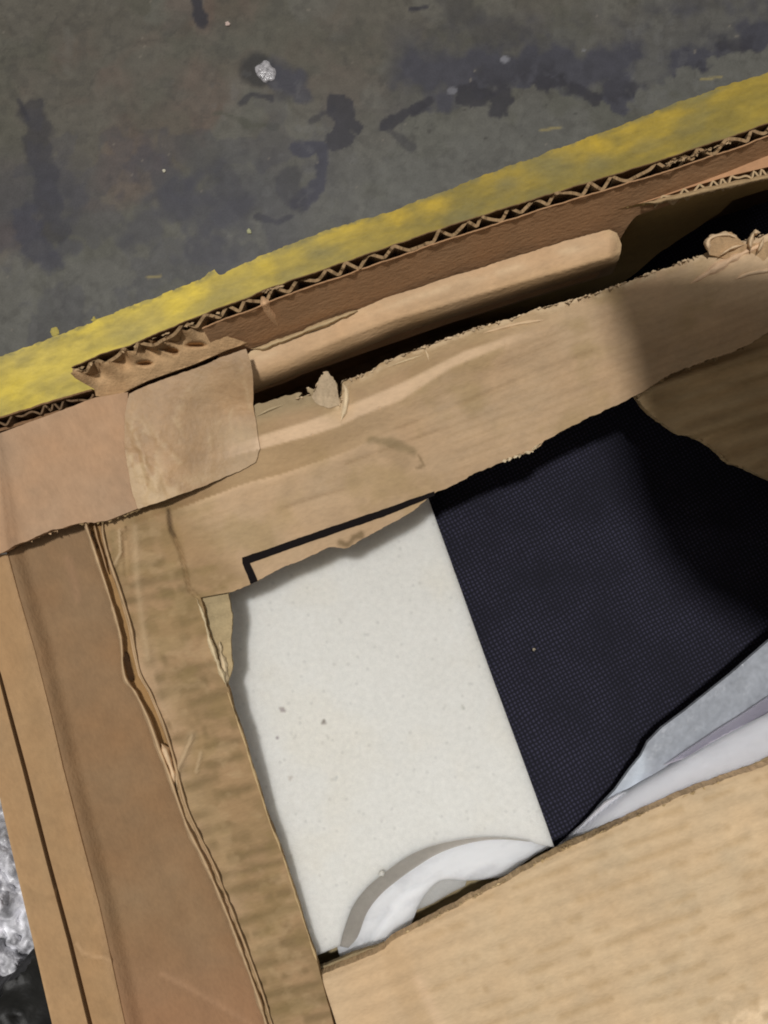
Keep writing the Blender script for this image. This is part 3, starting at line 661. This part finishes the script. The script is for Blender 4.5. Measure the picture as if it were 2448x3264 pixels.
ridge('folded_edge', smooth([(300, 1668), (312, 1720), (328, 1770), (344, 1830)]), 5, .0014, 0, lin(176, 146, 110), kraft_v, carton, 33, .3, -.0005)
groove = [tuple(p) for p in e1]+[tuple(p) for p in e2][::-1]
def gz(px, py): return -.0022 - .010*sstep(1.1, .4, seg(px, py, [(400, 2090), (418, 2160)])[0]/12.) - .004*sstep(1.1, .4, seg(px, py, [(290, 1700), (304, 1745)])[0]/8.)
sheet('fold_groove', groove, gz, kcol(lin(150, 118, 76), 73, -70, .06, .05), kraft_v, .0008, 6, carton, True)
ridge('folded_edge', smooth([(515, 2370), (528, 2400), (548, 2455), (556, 2500)]), 13, .0024, 0, lin(212, 184, 148), kraft_v, carton, 36, .2, .0008)
chips('torn_fibres', [(40, 1742), (110, 1716), (200, 1684)], 22, 13, .002, lin(190, 160, 124), torn, cp, 29, .0012)
chips('torn_fibres', [(250, 1668), (320, 1662), (400, 1640), (470, 1616)], 46, 18, .003, lin(140, 118, 84), torn, cp, 19, .0016)

# --- sunken side panel, left strips and left wall
side = [(10, 1700), (330, 1620), (360, 1800), (420, 2020), (440, 2150), (520, 2300), (600, 2520), (660, 2680), (760, 2900), (860, 3170), (1010, 3680), (1040, 3850), (480, 3850), (360, 3264), (280, 2890), (170, 2448), (80, 2075)]
def side_z(px, py):
    r, _ = seg(px, py, [(517, 3105), (640, 3170), (797, 3264), (880, 3330)])
    d, _ = seg(px, py, [(24, 1766), (111, 2075), (201, 2448), (317, 2890), (398, 3264), (520, 3850)])
    return -.0048 + .0040*sstep(70, 0, d) + .0006*(fbm(px, py, 240, 81)-.5) + .0007*np.exp(-(r/10.)**2)
def side_c(px, py):
    c = kcol(lin(136, 108, 78), 83, -72, .03, .10, .07)(px, py)
    r, _ = seg(px, py, [(517, 3105), (640, 3170), (797, 3264), (880, 3330)])
    k = .45*np.exp(-(r/9.)**2); c = c*(1-k[:, None])+lin(176, 142, 110)*k[:, None]
    r2, _ = seg(px, py, [(215, 1780), (240, 1860), (246, 1910)]); k = .25*np.exp(-(r2/12.)**2); c = c*(1-k[:, None])+lin(165, 128, 100)*k[:, None]
    k = sstep(2900, 3264, py)*.5; return c*(1-k[:, None])+lin(156, 116, 86)*k[:, None]
tag(sheet('side_panel', side, side_z, side_c, kraft_v, .003, 14, carton), 'plain brown sunken side panel')
sA = [(-420, 1800), (0, 1768), (24, 1766), (60, 1900), (111, 2075), (160, 2270), (201, 2448), (258, 2670), (317, 2890), (352, 3050), (398, 3264), (520, 3850), (445, 3850), (295, 3264), (230, 3000), (160, 2740), (85, 2448), (42, 2290), (4, 2150), (-60, 1980)]
def sA_z(px, py):
    r, _ = seg(px, py, [(248, 3010), (270, 3042), (340, 3055), (362, 3060)])
    d, _ = seg(px, py, [(24, 1766), (111, 2075), (201, 2448), (317, 2890), (398, 3264)])
    return .0005 + .0009*np.exp(-(r/7.)**2) - .0008*sstep(14, 0, d)
def sA_c(px, py):
    c = kcol(lin(160, 128, 91), 85, -72, .03, .06, .04)(px, py)
    r, _ = seg(px, py, [(248, 3010), (270, 3042), (340, 3055), (362, 3060)])
    d, _ = seg(px, py, [(24, 1766), (111, 2075), (201, 2448), (317, 2890), (398, 3264)])
    k = np.clip(.5*np.exp(-(r/6.)**2)+.35*np.exp(-(d/16.)**2), 0, 1)
    return c*(1-k[:, None])+lin(190, 156, 118)*k[:, None]
tag(sheet('side_strip', sA, sA_z, sA_c, kraft_v, .003, 12, carton))
sB = [(-420, 1850), (-66, 1990), (-8, 2150), (28, 2290), (70, 2448), (145, 2740), (215, 3000), (279, 3264), (428, 3850), (300, 3850), (166, 3264), (112, 3030), (50, 2765), (2, 2555), (-130, 2000), (-420, 1950)]
def sB_z(px, py):
    r, _ = seg(px, py, [(90, 2818), (130, 2850), (175, 2850)])
    return .0012 + .0007*np.exp(-(r/12.)**2)
def sB_c(px, py):
    c = kcol(lin(163, 131, 94), 87, -72, .03, .06, .04)(px, py)
    d, _ = seg(px, py, [(2, 2555), (50, 2765), (112, 3030), (166, 3264)]); k = .3*np.exp(-(d/9.)**2)
    return c*(1-k[:, None])+lin(190, 156, 114)*k[:, None]
tag(sheet('side_strip', sB, sB_z, sB_c, kraft_v, .003, 12, carton))
sheet('score_line', [(-70, 1960), (20, 2150), (95, 2448), (170, 2740), (240, 3000), (310, 3264), (460, 3850), (410, 3850), (268, 3264), (200, 3000), (135, 2740), (60, 2448), (-20, 2150), (-90, 1990)], ZC(-.0016), kcol(lin(120, 84, 44), 88, -72), kraft_v, .001, 16, carton)  # groove between the strips; crease shadow put into its dark brown
def vwall(name, pts, ztop, mat, col, parent, th=.004):
    P = np.array(pts, float); A = W(P[:, 0], P[:, 1], np.full(len(P), ztop)); T = np.gradient(A[:, :2], axis=0); T /= np.linalg.norm(T, axis=1)[:, None]
    Nn = np.stack([-T[:, 1], T[:, 0], T[:, 0]*0], -1)*th; B = A+Nn; n = len(P)
    A0 = A.copy(); A0[:, 2] = .001; B0 = B.copy(); B0[:, 2] = .001
    V = np.stack([A, B, B0, A0], 1).reshape(-1, 3); F = []
    for i in range(n-1):
        for j in range(4): F.append([i*4+j, i*4+(j+1) % 4, (i+1)*4+(j+1) % 4, (i+1)*4+j])
    F += [[0, 3, 2, 1], [(n-1)*4+k for k in range(4)]]
    return mk(name, V, F, np.tile(col, (len(V), 1)), [mat], None, parent, False)
wallc = lin(165, 132, 95)
vwall('side_wall', [(-420, 1950), (-128, 2004), (8, 2560), (56, 2768), (118, 3032), (172, 3264), (305, 3840)], -.0025, kraft, wallc, carton)
vwall('front_wall', [(300, 3846), (1750, 3860), (3300, 3300)], -.0025, kraft, wallc, carton)
vwall('side_wall', [(3300, 3300), (3260, 1600), (3250, 300)], -.0025, kraft, wallc, carton)

# --- front panel
fe_ = [(1022, 3108), (1100, 3078), (1224, 3025), (1245, 3000), (1283, 2980), (1340, 2952), (1408, 2915), (1500, 2868), (1608, 2812), (1770, 2722), (1888, 2668), (2036, 2600), (2183, 2531), (2448, 2438), (3250, 2140)]
def front_z(px, py):
    a, c = rot(px, py, 20)
    d, _ = seg(px, py, fe_)
    z = -.0010 + .0006*(fbm(px, py, 260, 91)-.5) + .00022*np.cos(c/55.*2*math.pi) - .0012*sstep(26, 0, d)
    z += .0022*sstep(2230, 2330, px)*sstep(3130, 3240, py)*sstep(2760, 2640, px)*sstep(3480, 3380, py)*(fbm(px, py, 50, 93)-.3)*2
    return z
def front_c(px, py):
    a, c = rot(px, py, 20)
    col = kcol(lin(197, 172, 137), 95, 20, .03, .08, .04)(px, py)
    k = np.clip(dashes(px, py, 20, 55, 11, 197, 60., .40, .66), 0, 1)*.46*sstep(1280, 1420, px+.2*py-600)
    col = col*(1-k[:, None])+lin(166, 138, 98)*k[:, None]
    # vertical scuff near the left end
    d, _ = seg(px, py, [(1245, 3010), (1265, 3080), (1310, 3180), (1350, 3270)])
    k = sstep(60, 20, d+30*(fbm(px, py, 40, 98)-.5))*.35; col = col*(1-k[:, None])+lin(178, 148, 108)*k[:, None]
    k = sstep(1700, 1150, px)*.35; col = col*(1-k[:, None])+lin(196, 162, 124)*k[:, None]
    d, _ = seg(px, py, [(1330, 3120), (1370, 3200), (1420, 3300)]); k = np.exp(-(d/18.)**2)*.35; col = col*(1-k[:, None])+lin(222, 190, 156)*k[:, None]
    k = sstep(2760, 2640, px)*sstep(3480, 3380, py)*sstep(2240, 2320, px)*sstep(3140, 3220, py)*sstep(.4, .55, fbm(px, py, 40, 99))*.8; col = col*(1-k[:, None])+lin(226, 200, 164)*k[:, None]
    d, _ = seg(px, py, fe_); k = sstep(16, 0, d)*.35; col = col*(1-k[:, None])+lin(186, 156, 116)*k[:, None]
    return col
fo = jag(fe_[:-1], 2.2, 9, 17, .8)+[fe_[-1], (3250, 3280), (1750, 3840), (1225, 3840), (1150, 3540), (1072, 3264)]
fp = sheet('front_panel', fo, front_z, front_c, kraft, .0040, 10, carton, True, cut)
tag(fp, 'pale tan front panel with faint corrugation streaks')
chips('torn_fibres', [(1290, 2975), (1400, 2918), (1500, 2866), (1610, 2808)], 50, 14, -.003, lin(190, 168, 128), torn, fp, 21, .0015)
chips('torn_fibres', [(1650, 2785), (1800, 2705), (2000, 2615), (2300, 2490)], 40, 14, -.002, lin(170, 146, 106), torn, fp, 22, .001)
# support flap under the front panel edge
under = [(1012, 3085), (1100, 3050), (1240, 3002), (1262, 2990), (1290, 2990), (1420, 2928), (1600, 2838), (1640, 2792), (1770, 2706), (2036, 2584), (2300, 2472), (3200, 2130), (3200, 2500), (1700, 3300), (1050, 3300)]
tag(sheet('front_flap', jag(under, 2, 10, 23, .8, True), ZC(-.0060), kcol(lin(146, 130, 100), 101, 20, .15, .1), torn, .0015, 14, carton, True, cut))

# --- curled inner flap (roll)
roll_top = [(700, 1200), (800, 1120), (906, 1075), (1000, 1045), (1224, 952), (1430, 885), (1637, 820), (1800, 768), (1943, 730), (1966, 742), (1980, 780), (1974, 825), (1952, 871), (1935, 905)]
ax0, ax1 = (790, 1126), (1943, 730)
def roll_z(px, py):
    d, _ = seg(px, py, [(400, 1262), (790, 1126), (1224, 955), (1637, 824), (1943, 732), (2200, 650)], True)
    d = np.maximum(d, 0)
    u = np.clip((d-18)/100., -1, .985)
    R = .0135
    u3 = np.where(u > 0, np.abs(u)**1.6, u*.5)
    z = -.0035 - R*(1-np.sqrt(1-u3**2)) + .0022*(fbm(px*.6+py*.3, py, 150, 104, 3)-.5) + .0009*np.exp(-((d-62-.02*px+18)/7.)**2)*sstep(900, 1100, px) - np.clip(d-112, 0, 50)*.0018
    z += -.0006*(fbm(px*.5, py, 80, 103)-.5)
    z -= .004*sstep(1925, 1985, px + .28*(py-730)*0)**2
    return z
def roll_c(px, py):
    c = kcol(lin(192, 160, 124), 105, 20, .08, .07, .04)(px, py)
    d, _ = seg(px, py, roll_top[1:9]); k = sstep(22, 4, d+16*(fbm(px, py, 30, 106)-.5))*sstep(1300, 1000, px)*.5
    c = c*(1-k[:, None])+lin(200, 178, 140)*k[:, None]
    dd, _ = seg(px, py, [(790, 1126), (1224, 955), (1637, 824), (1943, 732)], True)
    k = sstep(40, 100, dd)*.45*fbm(px*.4, py, 60, 108); c = c*(1-k[:, None])+lin(158, 126, 72)*k[:, None]  # shaded lower side of the roll, painted darker and yellower
    k = np.exp(-((dd-26-14*(fbm(px*.3, py*.3, 60, 109)-.5))/12.)**2)*.5*sstep(.35, .6, fbm(px*.4, py*.6, 50, 110)); c = c*(1-k[:, None])+lin(212, 186, 150)*k[:, None]  # highlight along the top of the roll, painted into the colour
    d, _ = seg(px, py, [(1943, 730), (1966, 742), (1980, 780), (1974, 825), (1952, 871)]); k = np.exp(-(d/16.)**2)*.4
    return c*(1-k[:, None])+lin(206, 178, 134)*k[:, None]
rl_out = [(760, 1160)]+jag(roll_top[1:], 1.8, 9, 25)+[(1905, 980), (1500, 1130), (1150, 1270), (820, 1380), (700, 1400)]
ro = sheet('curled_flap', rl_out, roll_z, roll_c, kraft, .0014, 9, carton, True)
tag(ro, 'inner flap curled over into a roll')
ridge('torn_edge', jag(smooth([(800, 1112), (850, 1104), (905, 1082), (960, 1062), (1060, 1022), (1140, 990)]), 2, 8), 7, .0012, -.003, lin(186, 162, 124), torn, ro, 26, .5)

# --- second board behind, upper right, with small flutes
in_face = [(1960, 668), (2042, 648), (2085, 642), (2197, 617), (2300, 592), (2448, 560), (3230, 420), (3230, 640), (2448, 601), (2339, 636), (2296, 676), (2197, 742), (2098, 808), (2040, 860), (1900, 960), (1500, 1100), (1500, 900), (1880, 760)]
def if_z(px, py):
    d, _ = seg(px, py, [(1500, 800), (1960, 668), (2085, 642), (2448, 562), (3230, 420)], True)
    return .001 - np.clip(d, 0, 300)*.0003
sheet('inner_flap', jag(in_face, 1.0, 11, 27, .6, True), if_z, kcol(lin(158, 132, 84), 107, 20, .06, .06), kraft, .001, 11, carton, True)
tag(bpy.data.objects['inner_flap'], 'inner board with a finely fluted torn edge')
inf = bpy.data.objects['inner_flap']
up_line = [(2085, 634), (2197, 596), (2320, 560), (2448, 530), (3230, 330)]
tan_w = [(1966, 660), (2060, 626), (2181, 584), (2300, 540), (2448, 489), (3230, 250), (3230, 330), (2448, 532), (2320, 562), (2197, 598), (2085, 636), (2042, 648)]
sheet('flap_top', tan_w, lambda x, y: .002-.00001*(y-500), kcol(lin(176, 134, 98), 109, 20, .05, .05), kraft, .001, 10, inf)
wall_ribbon('flap_fluting', zigzag([(2095, 634), (2197, 600), (2320, 568), (2448, 538), (3230, 345)], 44, -3, 24, 29, .35), 6, .0018, .004, .0, None, lin(176, 152, 118), torn, inf, .001, 30)
ridge('flap_liner', jag([(2050, 646), (2085, 644), (2197, 620), (2300, 596), (2448, 564), (3230, 420)], 1, 9), 8, .0008, .0014, lin(160, 136, 102), torn, inf, 28, .3, .001)

# --- striped lower panel, right of the dark fabric
st = [(2020, 1235), (2028, 1266), (2050, 1295), (2080, 1325), (2139, 1369), (2172, 1384), (2200, 1388), (2242, 1406), (2290, 1440), (2330, 1478), (2380, 1494), (2448, 1521), (2700, 1640), (3230, 1900), (3230, 700), (2448, 1000), (2200, 1110)]
def st_z(px, py):
    a, c = rot(px, py, 17); return -.0045+.0011*np.cos(c/62.*2*math.pi+1)+.0006*(fbm(px, py, 80, 111)-.5)
def st_c(px, py):
    a, c = rot(px, py, 17)
    col = kcol(lin(184, 160, 122), 113, 17, .22, .08)(px, py)
    k = sstep(.2, .95, np.cos(c/62.*2*math.pi+.5))*sstep(.35, .6, fbm(a*.3, c, 60, 114))*.6
    return col*(1-k[:, None])+lin(150, 126, 88)*k[:, None]
tag(sheet('striped_panel', jag(st[:13], 3, 8, 31, .7)+st[13:], st_z, st_c, kraft, .003, 10, carton, True, cut), 'lower panel striped by its corrugation')
chips('torn_fibres', st[1:12], 40, 11, -.005, lin(170, 150, 116), torn, bpy.data.objects['striped_panel'], 33, .001)

# --- unseen flap added beyond the right-hand side to cast a shadow
def raised():
    # free end follows the wanted shadow outline; hinge along the right wall
    fre = [(1850, 905), (1885, 990), (1925, 1100), (1965, 1232), (1995, 1390), (2035, 1560), (2110, 1730), (2230, 1860), (2380, 1950)]
    hin = [(3240, 960), (3242, 1160), (3244, 1320), (3246, 1480), (3248, 1640), (3250, 1850), (3252, 2100), (3254, 2300), (3256, 2500)]
    f = np.array(fre, float); h = np.array(hin, float); V = []; n = len(f); m = 14
    for k in range(m+1):
        t = k/m; p = f*(1-t)+h*t; p[:, 1] += -40*math.sin(t*math.pi)
        z = .185*(1-t)**1.0
        q = W(p[:, 0], p[:, 1], np.zeros(n)); q = q + np.array([LT[0], LT[1], 1.0])*z
        V.append(q)
    V = np.array(V).reshape(-1, 3); F = []; V2 = V.copy(); V2[:, 0] += .003; N0 = len(V)
    for k in range(m):
        for i in range(n-1):
            a = k*n+i; F.append([a, a+1, a+n+1, a+n]); F.append([a+N0, a+n+N0, a+n+1+N0, a+1+N0])
    for k in range(m):
        a = k*n; F.append([a, a+n, a+n+N0, a+N0]); a = k*n+n-1; F.append([a, a+N0, a+n+N0, a+n])
    for i in range(n-1): F.append([i, i+N0, i+1+N0, i+1])
    return mk('shadow_flap', np.vstack([V, V2]), F, np.tile(lin(128, 100, 70), (2*N0, 1)), [kraft], None, carton)
tag(raised(), 'unseen flap added to throw the shadow at right')

# --- carton inside
sheet('base_panel', [(400, 1480), (2050, 830), (2620, 620), (2700, 2600), (1600, 2900), (560, 2900)], ZC(-.110), kcol(lin(150, 120, 84), 121), kraft, .003, 60, carton)
sheet('inner_tray', [(900, 2620), (1800, 2720), (1900, 3400), (900, 3400)], ZC(-.0185), kcol(lin(150, 136, 104), 123), kraft, .003, 40, carton)

# ------------------------------------------------------------------ contents
# cream foam board
cr_top = [(560, 1500), (1300, 1240), (1352, 1550), (1368, 1596), (1470, 1880), (1570, 2160), (1670, 2430), (1742, 2628), (1767, 2701)]
cr_bot = smooth([(1767, 2701), (1723, 2694), (1685, 2681), (1603, 2670), (1506, 2672), (1395, 2692), (1309, 2725), (1231, 2778), (1169, 2831), (1125, 2889), (1096, 2966), (1084, 3015)])
cr = cr_top[:-1]+cr_bot+[(1010, 3046), (900, 3090), (600, 2300)]
def cz(px, py): return -.0075 - .019*sstep(3000, 1700, np.asarray(py, float))
def cream_c(px, py):
    c = np.tile(lin(230, 227, 218), (len(px), 1))
    c = c*(1+.05*(fbm(px, py, 200, 131)-.5)*2)[:, None]
    pk_ = sstep(.45, .7, fbm(px, py, 260, 132)); c = c*np.stack([1+0*pk_, 1-.02*pk_, 1-.05*pk_], -1)
    s = hsh(np.floor(px/8), np.floor(py/8), 133); k = (s > .990)*.16+(s < .02)*-.03
    c = c*(1-k)[:, None]
    for x, y, r, cc in [(900, 2262, 8, (150, 140, 140)), (1032, 2300, 6, (90, 80, 80)), (884, 2350, 4, (120, 105, 115)), (1600, 1846, 3, (150, 150, 140)), (1475, 2255, 4, (160, 160, 150)), (1070, 2480, 4, (190, 190, 185)), (925, 2480, 4, (170, 160, 150))]:
        k = sstep(r+4, r-1, np.hypot(px-x, py-y)); c = c*(1-k[:, None]*.8)+lin(*cc)*k[:, None]*.8
    return c
cb_ = sheet('foam_board', cr, lambda x, y: cz(x, y)+.0006*(fbm(x, y, 300, 5)-.5), cream_c, cream_m, .0035, 9, None, None)
tag(cb_, 'cream white speckled foam board with a round cut at its lower end', 'foam board')
tag(blob('foam_crumb', 1216, 2784, 9, .004, white_m, lin(250, 246, 225), -.0085, 41), 'tiny bright white foam crumb on the rim of the round cut', 'crumb')
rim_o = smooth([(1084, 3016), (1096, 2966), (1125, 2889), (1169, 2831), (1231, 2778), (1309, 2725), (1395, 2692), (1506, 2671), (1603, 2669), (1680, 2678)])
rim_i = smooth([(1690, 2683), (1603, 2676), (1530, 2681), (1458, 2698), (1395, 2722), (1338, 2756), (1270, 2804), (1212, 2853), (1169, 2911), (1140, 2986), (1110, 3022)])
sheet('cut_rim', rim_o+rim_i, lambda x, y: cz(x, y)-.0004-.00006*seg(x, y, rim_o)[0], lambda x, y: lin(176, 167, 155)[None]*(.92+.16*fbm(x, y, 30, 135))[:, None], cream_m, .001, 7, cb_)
# white foam pad seen through the round cut
pad = smooth([(1096, 3090), (1072, 3000), (1070, 2850), (1120, 2700), (1250, 2570), (1480, 2550), (1620, 2590), (1700, 2640), (1745, 2685), (1755, 2700), (1700, 2730), (1627, 2783), (1579, 2799), (1482, 2808), (1410, 2806), (1366, 2840), (1333, 2892), (1305, 2960), (1270, 3010), (1130, 3120)])
def pad_z(px, py):
    d, _ = seg(px, py, [(1130, 3120), (1270, 3010), (1305, 2960), (1366, 2840), (1410, 2806), (1482, 2808), (1579, 2799), (1700, 2730), (1860, 2700)])
    f = 0
    for p, w_ in (([(1290, 2840), (1450, 2760), (1600, 2735)], 10), ([(1200, 2930), (1290, 2820), (1400, 2755)], 16), ([(1500, 2790), (1640, 2750), (1720, 2710)], 12), ([(1170, 3000), (1240, 2900)], 12)): f = f - .0011*np.exp(-(seg(px, py, p)[0]/w_)**2)
    return np.minimum(-.0120 + f - .0012*(1-sstep(0, 46, d))**2, cz(px, py)-.0042) + .0007*(fbm(rot(px, py, 12)[0]*.3, rot(px, py, 12)[1], 40, 7)-.5)
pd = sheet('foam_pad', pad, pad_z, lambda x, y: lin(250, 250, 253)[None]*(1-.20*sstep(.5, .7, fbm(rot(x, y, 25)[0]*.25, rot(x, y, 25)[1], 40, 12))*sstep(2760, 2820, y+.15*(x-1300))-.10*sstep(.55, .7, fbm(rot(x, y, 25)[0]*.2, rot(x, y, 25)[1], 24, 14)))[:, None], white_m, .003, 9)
tag(pd, 'bright white foam pad showing through the round cut in the cream board', 'foam pad')
ps = sheet('foam_scrap', [(1330, 2900), (1366, 2830), (1420, 2795), (1490, 2800), (1482, 2825), (1440, 2845), (1380, 2880), (1345, 2895)], ZC(-.0165), np.array(lin(222, 216, 206)), cream_m, .001, 9)
tag(ps, 'small off-white foam scrap under the curve of the bright white pad', 'foam scrap')
# dark woven fabric
fb_o = [(1150, 1250), (1700, 1000), (1900, 880), (2050, 830), (2098, 800), (2197, 736), (2296, 670), (2339, 628), (2448, 592), (3200, 400), (3300, 2300), (2448, 2500), (1850, 2860), (1760, 2740), (1640, 2500), (1300, 1900)]
def fb_z(px, py):
    d, _ = seg(px, py, [(1300, 1400), (1400, 1700), (1767, 2701)])
    return np.minimum(cz(px, py)-.0075, -.0150 - .002*sstep(60, 0, d) + .004*(fbm(px, py, 420, 141, 2)-.5) - .030*sstep(2300, 1250, py) - .05*sstep(1150, 850, py))
fbx = sheet('fabric_panel', fb_o, fb_z, np.array([.02, .02, .03]), fabric_m, .004, 16)
tag(fbx, 'dark navy woven fabric panel lying in the carton right of the cream board', 'fabric')
tag(blob('lint_speck', 1702, 2070, 5, .0008, torn, lin(170, 160, 140), -.0225, 43), 'tiny pale lint speck on the dark fabric', 'lint')
# grey film-faced sheet and lilac white roll, lower right
gs = [(2600, 1920), (2448, 2045), (2330, 2148), (2183, 2266), (2110, 2320), (2065, 2366), (2043, 2410), (2010, 2450), (1960, 2520), (1910, 2572), (1866, 2624), (1840, 2670), (1900, 2700), (2300, 2560), (3200, 2250), (3200, 1500)]
def gs_z(px, py):
    d, _ = seg(px, py, [(2700, 1850), (2448, 2045), (2065, 2368), (1799, 2677)], True)
    return -.0110 + .0010*(fbm(px, py, 60, 151)-.5) - .001*sstep(2060, 1900, px)
def gs_c(px, py):
    k = fbm(px, py, 50, 153); c = lin(150, 155, 163)[None]*(.72+.4*k+.2*hsh(np.floor(px/9), np.floor(py/9), 155))[:, None]
    d, _ = seg(px, py, [(2043, 2414), (2045, 2460), (2010, 2520)]); m = np.exp(-(d/20.)**2)*.4 + .3*sstep(2060, 2030, px)
    m = np.clip(m, 0, 1); return c*(1-m[:, None])+lin(196, 206, 216)*m[:, None]
tag(sheet('grey_sheet', gs, gs_z, gs_c, grey_m, .0015, 10), 'mottled grey foam sheet folded over the dark fabric, lower right', 'foam sheet')
wroll = [(2448, 2262), (2294, 2343), (2183, 2409), (2006, 2516), (1930, 2560), (1866, 2622), (1799, 2682), (1776, 2706), (1790, 2760), (2000, 2700), (2300, 2600), (3200, 2250), (3200, 1900)]
def wr_z(px, py):
    d, _ = seg(px, py, [(3200, 1900), (2448, 2262), (2183, 2409), (2006, 2516), (1799, 2682)], True)
    u = np.clip(1-np.abs(d)/70., -.9, 1); return -.0065 - .005*(1-np.sqrt(1-np.clip(u, 0, .98)**2)) - .002*sstep(2000, 1790, px)+.0005*(fbm(px, py, 60, 157)-.5)
tag(sheet('white_roll', wroll, wr_z, lambda x, y: lin(232, 229, 238)[None]*(.95+.1*fbm(x, y, 60, 158))[:, None], white_m, .0015, 9), 'smooth lilac white foam roll tucked between the grey sheet and the front panel', 'foam roll')

wro = bpy.data.objects['white_roll']
sheet('roll_gap_shade', [(3200, 1840), (2448, 2222), (2350, 2288), (2294, 2322), (2183, 2396), (2120, 2440), (2183, 2416), (2294, 2352), (2448, 2272), (3200, 1900)], ZC(-.0092), np.array(lin(142, 138, 152)), white_m, .001, 10, wro)  # shaded recess above the roll, put in as a dark violet-grey strip

# ------------------------------------------------------------------ beside the carton, lower left
def bag_z(px, py):
    a = np.abs(fbm(px, py, 120, 161, 4)-.5)*2; b = np.abs(fbm(px, py, 46, 165, 4)-.5)*2
    return -.15 + .022*a + .008*b - .05*sstep(2720, 2480, py)
bg_o = [(-700, 2350), (150, 2350), (330, 2700), (360, 3060), (360, 3400), (-700, 3400)]
bag = sheet('plastic_bag', bg_o, bag_z, np.array([.5, .5, .5]), silver_m, .002, 8)
tag(bag, 'crinkled silvery plastic bag on the floor left of the carton', 'bag')
def bb_z(px, py): return -.100 + .02*(fbm(px, py, 200, 171)-.5) - .02*sstep(160, 0, np.abs(py-3400)*0)
bb = sheet('black_shade', jag([(-700, 3330), (-100, 3230), (0, 3165), (60, 3110), (110, 3040), (150, 2960), (300, 2880)], 12, 10, 3)+[(420, 3000), (560, 3900), (-700, 3900)], bb_z, np.array([.01, .01, .01]), shade_m, .03, 18)  # black sheet in place of the shadow beside the carton
tag(bb, 'dark shadow beside the carton below the silvery bag, built as a black sheet', 'shadow')
